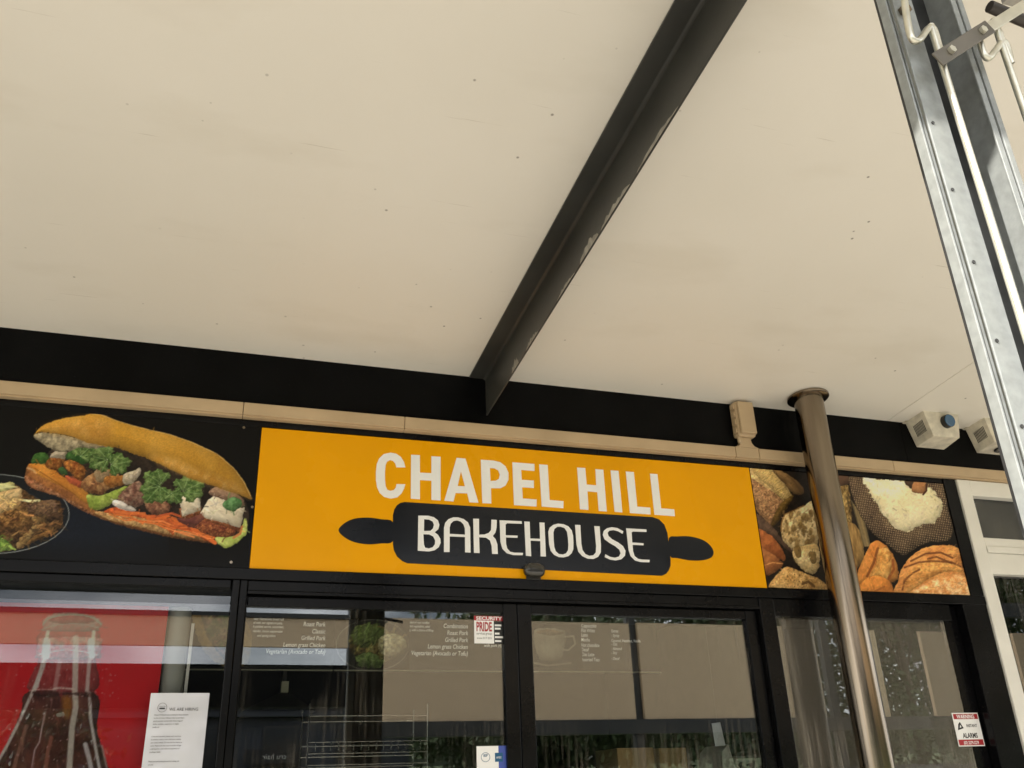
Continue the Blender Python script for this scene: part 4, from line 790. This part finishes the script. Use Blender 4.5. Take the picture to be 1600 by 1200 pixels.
# stickers on the glass
def rect(a, b, y, y_t=.0006): return MB().box(min(a[0], b[0]), max(a[0], b[0]), y-y_t, y, min(a[2], b[2]), max(a[2], b[2]))
yg = .0495
t = thing('security_sticker', 'red and white security sticker in the top corner of the sliding door', 'sticker', (1.18, yg, 2.2))
a, b = at(740.5, 962, yg), at(788, 1006, yg); w_, h_ = b[0]-a[0], a[2]-b[2]
part('white_field', MB().box(a[0], a[0]+w_*.66, yg-.0006, yg, b[2], a[2]-h_*.17), M_WHITE, t)
part('dark_field', MB().box(a[0]+w_*.665, b[0], yg-.0006, yg, b[2], a[2]-h_*.2), M_DARK, t)
part('red_band', MB().box(a[0], b[0], yg-.0008, yg, a[2]-h_*.17, a[2]), M_RED, t)
text_part('SECURITY', a[0]+w_*.5, yg-.0012, a[2]-h_*.145, h_*.125, M_WHITE, t, 1.28, align='CENTER', weight=.03)
text_part('PRIDE', a[0]+w_*.33, yg-.0012, a[2]-h_*.55, h_*.33, M_RED, t, .50, align='CENTER', weight=.03)
text_part('services group', a[0]+w_*.33, yg-.0012, a[2]-h_*.68, h_*.09, M_INK, t, .80, align='CENTER')
text_part('www 017 023', a[0]+w_*.33, yg-.0012, a[2]-h_*.84, h_*.075, M_INK, t, .95, align='CENTER')
for i, (v, l) in enumerate(((.30, .8), (.42, .7), (.60, .55), (.73, .95), (.87, .75))):
    part('print_bar', MB().box(a[0]+w_*.69, a[0]+w_*(.69+.28*l), yg-.0009, yg-.0006, a[2]-h_*(v+.07), a[2]-h_*v), M_WHITE, t)
t = thing('warning_sticker', 'red and white alarm warning sticker low on the streaky window', 'sticker', (3.6, .0475, 1.7))
a, b = at(1486.5, 1114, yg), at(1538, 1166.5, yg); a = np.array([at(1486.5, 1114, yg)[0], 0, at(1486.5, 1114, yg)[2]]); w_ = at(1527, 1114, yg)[0]-a[0]; h_ = a[2]-at(1498, 1166, yg)[2]; yg2 = -.0105; sx = a[0]
ox = float(at(1486.5, 1114, .0475)[0]); yg2 = .0475; w_ = float(at(1527, 1114, yg2)[0])-ox; az = float(at(1486.5, 1114, yg2)[2]); h_ = az-float(at(1498, 1166.5, yg2)[2])
part('field', MB().box(ox, ox+w_, yg2-.0006, yg2, az-h_, az), M_WHITE, t)
part('red_band', MB().box(ox+w_*.04, ox+w_*.97, yg2-.0009, yg2, az-h_*.19, az-h_*.03), M_RED, t); part('red_band', MB().box(ox+w_*.03, ox+w_*.97, yg2-.0009, yg2, az-h_*.97, az-h_*.80), M_RED, t)
text_part('WARNING', ox+w_*.5, yg2-.0013, az-h_*.17, h_*.12, M_WHITE, t, .86, align='CENTER', weight=.02)
text_part('INSTANT', ox+w_*.66, yg2-.0013, az-h_*.43, h_*.09, M_INK, t, .82, align='CENTER', weight=.02)
text_part('ALARMS', ox+w_*.52, yg2-.0013, az-h_*.75, h_*.145, M_INK, t, .78, align='CENTER', weight=.03)
text_part('(07) 3279-3279', ox+w_*.5, yg2-.0013, az-h_*.94, h_*.095, M_WHITE, t, .72, align='CENTER', weight=.02)
part('emblem', MB().sheet([(ox+w_*.10, az-h_*.52), (ox+w_*.34, az-h_*.46), (ox+w_*.30, az-h_*.40), (ox+w_*.24, az-h_*.27), (ox+w_*.16, az-h_*.34)], [[(ox+w_*.19, az-h_*.45), (ox+w_*.26, az-h_*.43), (ox+w_*.23, az-h_*.35)]], yg2-.001, .0004), M_INK, t)
t = thing('payment_sticker', 'white and blue payment sticker low on the sliding door', 'sticker', (1.2, yg, 1.7))
a, b = at(744.5, 1166, yg), at(793, 1215, yg); w_, h_ = b[0]-a[0], a[2]-b[2]
part('white_field', MB().box(a[0], a[0]+w_*.72, yg-.0006, yg, b[2], a[2]), M_WHITE, t); part('blue_field', MB().box(a[0]+w_*.7205, b[0], yg-.0006, yg, b[2], a[2]), mat('blue_ink', (.06, .10, .42), .3), t)
part('logo_tile', MB().box(a[0]+w_*.60, a[0]+w_*.86, yg-.0009, yg-.0004, a[2]-h_*.50, a[2]-h_*.22), mat('teal_ink', (.01, .10, .22), .3), t)
text_part('AMEX', a[0]+w_*.73, yg-.0012, a[2]-h_*.40, h_*.07, M_WHITE, t, .7, align='CENTER')
cx, cz = a[0]+w_*.29, a[2]-h_*.35
part('round_logo', MB().sheet([(cx+h_*.16*math.cos(q), cz+h_*.15*math.sin(q)) for q in np.linspace(0, 6.283, 28)[:-1]], [[(cx+h_*.145*math.cos(q), cz+h_*.135*math.sin(q)) for q in np.linspace(0, 6.283, 28)[:-1]]], yg-.0009, .0003), MATS['teal_ink'], t)
text_part('BSP', cx, yg-.0012, cz+.002, h_*.08, MATS['teal_ink'], t, .9, align='CENTER', weight=.02)
#@@INTERIOR
# ------------------------------------------------------------------ shop interior
structure(part('shop_floor', MB().box(-3.2, 3.9, .31, 5.0, -.1, .004), M_INT))
structure(part('shop_ceiling', MB().box(-3.2, 3.9, .31, 5.0, 2.95, 3.05), M_INT))
structure(part('wall_back', MB().box(-3.3, 4.0, 5.001, 5.1, 0, 3.05), M_INT))
structure(part('wall_left', MB().box(-3.3, -3.2005, .31, 5.0005, 0, 3.05), M_INT)); structure(part('wall_right', MB().box(3.9005, 4.0, .31, 5.0005, 0, 3.05), M_INT))
structure(part('neighbour_room', MB().box(4.01, 8.0, 1.6, 1.7, 0, 3.2), M_INT))
YM = 1.25
def M_(px, py): return at(px, py, YM)
zb_, zt_ = M_(600, 1049)[2], M_(600, 925)[2]
M_BOARD = mat('menu_black', (.012, .011, .010), .35); M_TXT = mat('menu_text_white', (.8, .78, .70), .5); _b = M_TXT.node_tree.nodes['Principled BSDF']; _b.inputs['Emission Color'].default_value = (1, .97, .88, 1); _b.inputs['Emission Strength'].default_value = .16; M_GOLD = mat('menu_gold', (.45, .33, .10), .5); _b = M_GOLD.node_tree.nodes['Principled BSDF']; _b.inputs['Emission Color'].default_value = (.8, .6, .2, 1); _b.inputs['Emission Strength'].default_value = .12; M_PRINTL = print_mat('glowing_print', .35, .15); _b = M_PRINTL.node_tree.nodes['Principled BSDF']; M_PRINTL.node_tree.links.new(M_PRINTL.node_tree.nodes['Color Attribute'].outputs[0], _b.inputs['Emission Color']); _b.inputs['Emission Strength'].default_value = .13; M_EDGE = mat('board_edge', (.62, .58, .46), .5)
def board(pa, pb, label):
    xa, xb = M_(pa, 1049)[0], M_(pb, 1050)[0]
    t = thing('menu_board', label, 'menu board', ((xa+xb)/2, YM, zb_), 'menu boards inside the shop')
    part('panel', MB().box(xa, xb, YM, YM+.02, zb_, zt_), M_BOARD, t); part('bottom_edge', MB().box(xa, xb, YM-.008, YM-.0005, zb_, zb_+.006), M_EDGE, t)
    part('hanger', MB().tube([(xa+.2, YM+.03, zt_-.1), (xa+.2, YM+.03, 2.951)], .006), M_DARK, t); part('hanger', MB().tube([(xb-.2, YM+.03, zt_-.1), (xb-.2, YM+.03, 2.951)], .006), M_DARK, t)
    return t
def mtext(t, s, px, py, hpx, align='LEFT', wid=.78, shear=.18, weight=.01, m=None):
    p = M_(px, py); h = abs(M_(px, py-hpx)[2]-p[2]); text_part(s, p[0], YM-.001, p[2], h, m or M_TXT, t, wid, shear, align, weight)
def mline(t, px0, px1, py, col):
    a, b = M_(px0, py), M_(px1, py+1); part('rule', MB().box(a[0], b[0], YM-.002, YM-.0004, a[2]-.004, a[2]), col, t)
t = board(285, 520, 'black hanging menu board with a bread roll picture and five fillings')
mtext(t, 'BANH MI', 392, 955, 14, wid=1.0, shear=0, weight=.03); mline(t, 386, 515, 959, M_GOLD)
for i, (s, y) in enumerate((('A crusty Vietnamese bread roll', 969), ('filled with our signature pate,', 975), ('fresh pickled carrot, cucumber,', 981), ('coriander, house mayonnaise', 988), ('and spring onion', 995))): mtext(t, s, 416, y, 3.8, 'CENTER', .8)
for s, y in (('Roast Pork', 979), ('Classic', 990), ('Grilled Pork', 1000.5), ('Lemon grass Chicken', 1011.5), ('Vegetarian (Avocado or Tofu)', 1022)): mtext(t, s, 508, y, 7, 'RIGHT')
x0_, x1_ = M_(296, 960)[0], M_(397, 960)[0]
cv = Canvas(x0_, x1_, zb_+.02, zt_-.02, YM-.0012, 90, 110, (6, 5, 5))
cv.fill([(296, 925), (320, 918), (352, 930), (378, 960), (394, 990), (396, 1012), (386, 1036), (366, 1044), (330, 1030), (306, 990)], (150, 120, 56), (120, 90, 40), ns=10, amp=.2, seed=130)
cv.fill([(312, 930), (340, 930), (362, 960), (378, 1000), (372, 1030), (350, 1030), (322, 990)], (110, 82, 60), (62, 84, 40), ns=8, n2=3, amp=.5, edge=4, seed=131); cv.detail([(312, 930), (340, 930), (362, 960), (378, 1000), (372, 1030), (350, 1030), (322, 990)], 120, 8, 1.8, .5, 1.5)
cv.build('picture', M_PRINTL, t, 1.0)
t = board(522, 792, 'black hanging menu board with a noodle bowl picture in the middle shop door')
mline(t, 530, 730, 960, M_GOLD)
for s, y in (('Vermicelli bowl, a salad of rice noodles', 974), ('this is a bowl of pickled vegetables, salad', 980), ('fresh herbs and dressing, with a choice of filling', 986)): mtext(t, s, 640, y, 3.6, 'CENTER', .8)
for s, y in (('Combination', 982), ('Roast Pork', 992.5), ('Grilled Pork', 1003.5), ('Lemon grass Chicken', 1014), ('Vegetarian (Avocado or Tofu)', 1024.5)): mtext(t, s, 731, y, 7, 'RIGHT')
mtext(t, 'with pork (4)', 770, 1011, 5, 'CENTER')
cv = Canvas(M_(523, 990)[0], M_(640, 990)[0], zb_+.01, M_(560, 966)[2], YM-.0012, 110, 80, (6, 5, 5))
bw = [(582+57*math.cos(a), 1008+40*math.sin(a)) for a in np.linspace(0, 6.283, 26)[:-1]]
cv.fill(bw, (30, 30, 26), edge=0); cv.stroke(bw+[bw[0]], 1.2, (150, 148, 130), .7)
cv.fill([(545, 995), (560, 978), (590, 976), (612, 990), (634, 1000), (630, 1020), (600, 1036), (570, 1034), (548, 1016)], (140, 130, 70), (96, 74, 36), ns=7, n2=3, amp=.5, wob=3, seed=140)
cv.fill([(548, 990), (562, 976), (594, 978), (602, 996), (580, 1010), (556, 1010)], (118, 132, 62), (92, 108, 50), ns=5, amp=.4, wob=6, seed=141); cv.detail(bw, 260, 14, 1.8, .6, 1.45, (-1.4, -.2), .8, .6)
cv.fill([(594, 996), (616, 990), (634, 1000), (630, 1016), (606, 1026), (592, 1014)], (196, 186, 136), (150, 134, 86), ns=4, amp=.4, wob=2, seed=142)
cv.fill([(556, 1026), (580, 1020), (600, 1034), (585, 1044), (562, 1040)], (80, 100, 46), (110, 128, 64), ns=5, amp=.4, wob=5, seed=143)
cv.build('picture', M_PRINTL, t, 1.0)
t = board(800, 1032, 'black hanging menu board listing coffees beside a cup drawing')
mline(t, 884, 1004, 970, M_GOLD)
for s, y in (('- Cappuccino', 980), ('- Flat White', 987.5), ('- Latte', 994.5), ('- Mocha', 1002), ('- Hot chocolate', 1010.5), ('- Decaf', 1017.5), ('- Chai Latte', 1025), ('- Assorted Teas', 1033)): mtext(t, s, 905, y, 5.6, wid=.7)
for s, y in (('Extras', 988), ('- Syrup', 995), ('Caramel, Hazelnut, Vanilla', 1003), ('- Oat', 1008.5), ('- Almond', 1015.5), ('- Soy', 1022), ('- Decaf', 1031)): mtext(t, s, 955, y, 4.6, wid=.75)
cv = Canvas(M_(832, 1000)[0], M_(908, 1000)[0], M_(860, 1043)[2], M_(860, 976)[2], YM-.0012, 90, 80, (7, 6, 6))
cv.fill([(834, 986), (850, 981), (872, 983), (884, 988), (882, 1012), (874, 1030), (846, 1031), (836, 1012)], (150, 140, 112), (120, 108, 84), ns=20, amp=.05, edge=6, seed=150)
cv.fill([(838, 988), (858, 983), (880, 989), (860, 993)], (96, 70, 40), (150, 120, 80), ns=5, seed=151)
cv.stroke([(883, 995), (896, 994), (899, 1006), (888, 1016), (880, 1015)], 3, (150, 140, 112), .9); cv.stroke([(834, 1036), (856, 1040), (892, 1036)], 3, (140, 130, 104), .8)
cv.build('picture', M_PRINTL, t, 1.0)

# wire rack, cardboard boxes, counter things
YI = 1.05
def I_(px, py, y=YI): return at(px, py, y)
t = thing('wire_rack', 'wire bread rack with empty tiers inside the sliding door', 'rack', (I_(560, 1200)[0], YI, 0)); M_WIRE = mat('chrome_wire', (.30, .29, .27), .25, metal=1)
xa, xb = I_(481, 1160)[0], I_(668, 1160)[0]
for px, py in ((484, 1119), (484, 1160), (484, 1178), (484, 1196)):
    z = I_(px, py)[2]; part('tier', MB().tube([(xa, YI, z), (xb, YI, z)], .0025, 6).tube([(xa, YI+.35, z), (xb, YI+.35, z)], .0035, 6), M_WIRE, t)
z0_, z1_ = I_(484, 1174)[2], I_(484, 1160)[2]
for k in range(17):
    x = xa+(xb-xa)*k/16; part('wire', MB().tube([(x, YI+.35, z0_+.002), (x, YI-.004, z0_+.002), (x, YI-.004, z1_)], .0022, 5), M_WIRE, t)
for x in (xa, xb):
    for y in (YI, YI+.35): part('upright', MB().tube([(x, y, .005), (x, y, I_(484, 1100)[2])], .004, 8), M_WIRE, t)
def carton(pa, pb, top, bot, label, y=.85):
    a, b = at(pa, top, y), at(pb, top, y); zb2 = at(pa, bot, y)[2]; t = thing('cardboard_box', label, 'box', ((a[0]+b[0])/2, y+.15, zb2), 'cardboard boxes inside the shop')
    part('carton', MB().box(a[0], b[0], y, y+.3, zb2, a[2]), M_CARD, t, bevel=.003); part('tape', MB().box((a[0]+b[0])/2-.02, (a[0]+b[0])/2+.02, y-.001, y-.0003, zb2+.02, a[2]-.004), mat('packing_tape', (.42, .30, .15), .3), t); return a, b, zb2
b1 = carton(964, 1021, 1169, 1215, 'cardboard box with a light top edge beside the coffee menu'); b2 = carton(1029, 1072, 1169, 1215, 'narrower cardboard box standing towards the white cabinet')
t = thing('counter', 'dark shop counter under the cardboard boxes', 'counter', (2.3, .9, 0)); part('top', MB().box(b1[0][0]-.3, 3.6, .80, 1.2, b1[2]-.045, b1[2]-.001), M_BOARD, t); part('front', MB().box(b1[0][0]-.25, 3.55, .84, 1.15, .005, b1[2]-.046), M_INT, t)
t = thing('white_cabinet', 'white appliance with slanted front edge inside the sliding door', 'appliance', (2.75, .9, 0))
q = [at(1131, 1174, .8), at(1141, 1162, .8), at(1153, 1200, .8), at(1150, 1215, .8), at(1132, 1215, .8)]
zb3 = b1[2]; lp = [(p[0], max(p[2], zb3)) for p in q]
part('body', MB().sheet(lp, [], .82, .25), M_WFRAME, t, bevel=.004); part('hatch', MB().box(lp[1][0]+.01, lp[1][0]+.16, .85, 1.0, zb3, zb3+.09), mat('cabinet_dark', (.08, .08, .075), .3), t)
t = thing('notice_card', 'small white card hanging inside the right sliding door', 'notice', tuple(at(1122, 1150, .30))); p0, p1 = at(1112, 1130, .30), at(1131, 1166, .30)
part('card', MB().hexa([(p0[0]+.005, .30, p1[2]), (p1[0]+.01, .30, p1[2]+.004), (p1[0]+.01, .302, p1[2]+.004), (p0[0]+.005, .302, p1[2]), (p0[0], .30, p0[2]), (p1[0]-.004, .30, p0[2]+.004), (p1[0]-.004, .302, p0[2]+.004), (p0[0], .302, p0[2])]), M_PAPER, t)
part('string', MB().tube([(p0[0]+.03, .301, p0[2]), (p0[0]+.03, .301, 2.949)], .0012, 5), M_DARK, t)
t = thing('range_hood', 'dark cooker hood with a cream lamp strip behind the menu board', 'hood', tuple(at(440, 1090, 2.2)))
h0, h1 = at(405, 1110, 2.2), at(470, 1080, 2.2)
part('canopy', MB().hexa([(h0[0]-.1, 2.2, h0[2]), (h1[0]+.1, 2.2, h0[2]), (h1[0]+.1, 2.7, h0[2]), (h0[0]-.1, 2.7, h0[2]), (h0[0]+.12, 2.3, h1[2]), (h1[0]-.06, 2.3, h1[2]), (h1[0]-.06, 2.6, h1[2]), (h0[0]+.12, 2.6, h1[2])]), mat('hood_steel', (.14, .13, .12), .35, metal=.6), t)
part('duct', MB().box(h0[0]+.14, h1[0]-.08, 2.35, 2.55, h1[2]+.0005, 2.949), MATS['hood_steel'], t)
part('lamp_strip', MB().box(h0[0]+.13, h1[0]-.07, 2.285, 2.345, h1[2]+.004, h1[2]+.07), mat('cream_plastic', (.8, .76, .6), .4), t)
t = thing('paper_bag_bundle', 'crumpled white paper bag standing inside the right window', 'bag', (3.5, .5, 0))
g = [at(1452, 1100, .6), at(1494, 1062, .6), at(1512, 1118, .6), at(1462, 1135, .6)]
part('bag_sheet', MB().sheet([(p[0], p[2]) for p in g], [], .60, .05), mat('bag_paper', (.42, .40, .38), .7), t, bevel=.004)
part('stand', MB().box(g[3][0]+.03, g[3][0]+.06, .61, .64, .005, g[3][2]+.02), M_DARK, t)
#@@OUTSIDE
# ------------------------------------------------------------------ what the glass mirrors: walkway canopy, building, trees, car
YO = -14.0
t = thing('walkway_canopy', 'beige walkway canopy on dark posts across the road', 'canopy', (4, YO, 0))
part('panel', MB().box(-14, 2.55, YO-.1, YO, 4.33, 4.86), M_BEIGE, t); part('panel', MB().box(3.2, 8.55, YO-.1, YO, 2.98, 4.92), M_BEIGE, t); part('panel', MB().box(8.75, 13.2, YO-.1, YO, 2.98, 4.94), M_BEIGE, t)
part('panel', MB().box(13.9, 14.9, YO-.1, YO, 2.98, 4.9), M_BEIGE, t); part('panel', MB().box(16.2, 17.4, YO-.1, YO, 2.98, 4.9), M_BEIGE, t); part('panel', MB().box(19.0, 22.0, YO-.1, YO, 2.98, 4.9), M_BEIGE, t)
part('rail', MB().box(3.2, 22, YO-.2, YO+.05, 2.70, 2.975), M_BEAM, t); part('rail', MB().box(-14, 2.55, YO-.2, YO+.05, 4.865, 4.95), M_BEAM, t); part('rail', MB().box(-14, 2.55, YO-.2, YO+.05, 3.25, 4.00), M_BLACK, t)
part('top_beam', MB().box(-14, 22, YO-.1, YO+.1, 5.27, 5.62), M_BEAM, t)
for x in (2.87, 8.65, 13.55, 18.2, -6, -13): part('post', MB().box(x-.1 if x != 2.87 else 2.56, x+.1 if x != 2.87 else 3.19, YO-.25, YO-.105, -.02, 5.255), M_BEAM, t)
t = thing('salon_building', 'low blue grey building across the car park with dark windows', 'building', (0, -34, 2))
part('wall', MB().box(-16, 8.0, -40, -34, 2.0, 5.2), M_WALLB, t); part('roof', MB().box(-16.4, 8.4, -40.4, -33.4, 5.201, 5.6), M_BEAM, t)
for i in range(8):
    for zz in (2.9,):
        x = -14.5+i*2.8; f = part('window', MB().box(x, x+1.5, -33.98, -33.9, zz, zz+1.5), M_BEAM, t); part('pane', MB().box(x+.08, x+1.42, -33.895, -33.88, zz+.08, zz+1.42), M_WINB, f)
part('ledge', MB().box(-16, 8, -33.99, -33.6, 4.72, 4.9), M_WALLB, t)
_a = at(424, 1186); _d = (_a-CAM)*np.array([1, -1, 1]); _p = _a+_d*(33.5/abs(_d[1])); sx_, sz_ = float(_p[0]), float(_p[2])
t2 = thing('shop_sign', 'dark shop sign reading cru hair on the low blue grey building', 'sign', (sx_, -33.5, sz_)); part('board', MB().box(sx_-1.0, sx_+1.0, -33.58, -33.5, sz_-.16, sz_+.36), M_DARK, t2)
text_part('cru hair', sx_+.56, -33.495, sz_, .19, M_WFRAME, t2, 1.05, mirror=True)
def tree(x, y, h, r, label, seed, nleaf=2200):
    rd = random.Random(seed); z0 = terrain_z(y); t = thing('leafy_tree', label, 'tree', (x, y, z0), 'trees across the road')
    mbt = MB().tube([(x, y, z0-.1), (x+.1, y, z0+h*.3), (x-.05, y+.1, z0+h*.62)], [.22, .16, .08], 9)
    tips = []
    for k in range(9):
        a = rd.uniform(0, 6.28); b = (x+math.cos(a)*r*.6, y+math.sin(a)*r*.6, z0+h*rd.uniform(.55, .92)); tips.append(b); mbt.tube([(x, y, z0+h*rd.uniform(.3, .55)), ((x+b[0])/2, (y+b[1])/2, b[2]-h*.1), b], [.07, .05, .02], 6)
    part('trunk', mbt, M_BARK, t, smooth=True)
    V = []; F = []
    tips += [(x+math.cos(k)*r*.8, y+math.sin(k)*r*.5, z0+.5+h*.07*k) for k in range(7)]
    cl = [(tp[0]+rd.gauss(0, r*.25), tp[1]+rd.gauss(0, r*.25), tp[2]+rd.gauss(0, h*.06)) for tp in tips for _ in range(4)]
    for k in range(nleaf):
        c = rd.choice(cl); c = Vector((c[0]+rd.gauss(0, r*.17), c[1]+rd.gauss(0, r*.17), c[2]+rd.gauss(0, r*.15)))
        a = Vector((rd.gauss(0, 1), rd.gauss(0, 1), rd.gauss(0, 1))).normalized(); b = a.orthogonal().normalized(); s = rd.uniform(.09, .19)*(1 if h < 12 else 2.2); o = len(V)
        V += [c-a*s, c+b*s*.5, c+a*s, c-b*s*.5]; F.append((o, o+1, o+2, o+3))
    part('crown', MB().add(V, F), M_LEAF, t)
tree(-3.6, -20, 2.7, 1.3, 'low leafy tree in front of the blue grey building', 1, 1500)
WHERE = ('beside the blue grey building', 'on the building side of the driveway gap', 'on the far side of the driveway gap', 'second from the driveway gap', 'third from the driveway gap', 'fourth from the driveway gap', 'ending the row', 'far off, first past the parked car', 'far off, straight past the parked car', 'far off, last past the parked car')
for i, (x, y, h, r) in enumerate(((11.3, -32, 6, 2.6), (14.2, -31, 5.5, 2.0), (19.5, -30, 8.5, 3.6), (23.5, -31, 9.5, 4.2), (28.5, -29, 10, 4.4), (34, -30, 10, 4.5), (40, -29, 10, 4.5), (22, -78, 13, 6), (30, -80, 14, 7), (38, -78, 13, 6))):
    tree(x, y, h, r, 'dark leafy tree %s behind the walkway canopy' % WHERE[i], 20+i, 11000)
# parked car
cxx, cyy, cz0 = 27.4, -60, terrain_z(-60)+.03; t = thing('parked_car', 'silver four wheel drive parked across the road, front towards the shop', 'car', (cxx, cyy, cz0))
MC = mat('silver_car_paint', (.42, .44, .46), .25, metal=.5, coat=.6)
prof = [(-2.2, .45), (-2.25, .95), (-1.2, 1.05), (-.6, 1.62), (1.7, 1.68), (2.15, 1.05), (2.2, .45)]     # y forward is +y reversed
V = [(cxx+sx*(.92 if z < 1.2 else .74), cyy-u, cz0+z) for sx in (-1, 1) for u, z in prof]; n = len(prof)
part('body', MB().add(V, [tuple(range(n)), tuple(range(2*n-1, n-1, -1))]+[(i, (i+1) % n, n+(i+1) % n, n+i) for i in range(n)]), MC, t, bevel=.05)
part('windscreen', MB().add([(cxx-.72, cyy+1.13, cz0+1.13), (cxx+.72, cyy+1.13, cz0+1.13), (cxx+.62, cyy+.68, cz0+1.57), (cxx-.62, cyy+.68, cz0+1.57), (cxx-.72, cyy+1.10, cz0+1.10), (cxx+.72, cyy+1.10, cz0+1.10), (cxx+.62, cyy+.65, cz0+1.54), (cxx-.62, cyy+.65, cz0+1.54)], [(0, 1, 2, 3), (7, 6, 5, 4), (0, 4, 5, 1), (2, 6, 7, 3), (1, 5, 6, 2), (0, 3, 7, 4)]), M_WINB, t)
part('grille', MB().box(cxx-.5, cxx+.5, cyy+2.2, cyy+2.28, cz0+.62, cz0+.86), M_DARK, t)
for s in (-1, 1):
    part('headlight', MB().box(cxx+s*.72-.16, cxx+s*.72+.16, cyy+2.19, cyy+2.27, cz0+.70, cz0+.88), M_WHITE, t, bevel=.02)
    part('roof_rail', MB().tube([(cxx+s*.6, cyy+.3, cz0+1.74), (cxx+s*.6, cyy-1.5, cz0+1.78)], .025), M_DARK, t)
    for u in (1.4, -1.4):
        w = part('wheel', MB().tube([(cxx+s*.70, cyy+u, cz0+.36), (cxx+s*.95, cyy+u, cz0+.36)], .36, 28), M_DARK, t, smooth=True); part('rim', MB().tube([(cxx+s*.945, cyy+u, cz0+.36), (cxx+s*.958, cyy+u, cz0+.36)], .22, 20), M_STEEL, w)
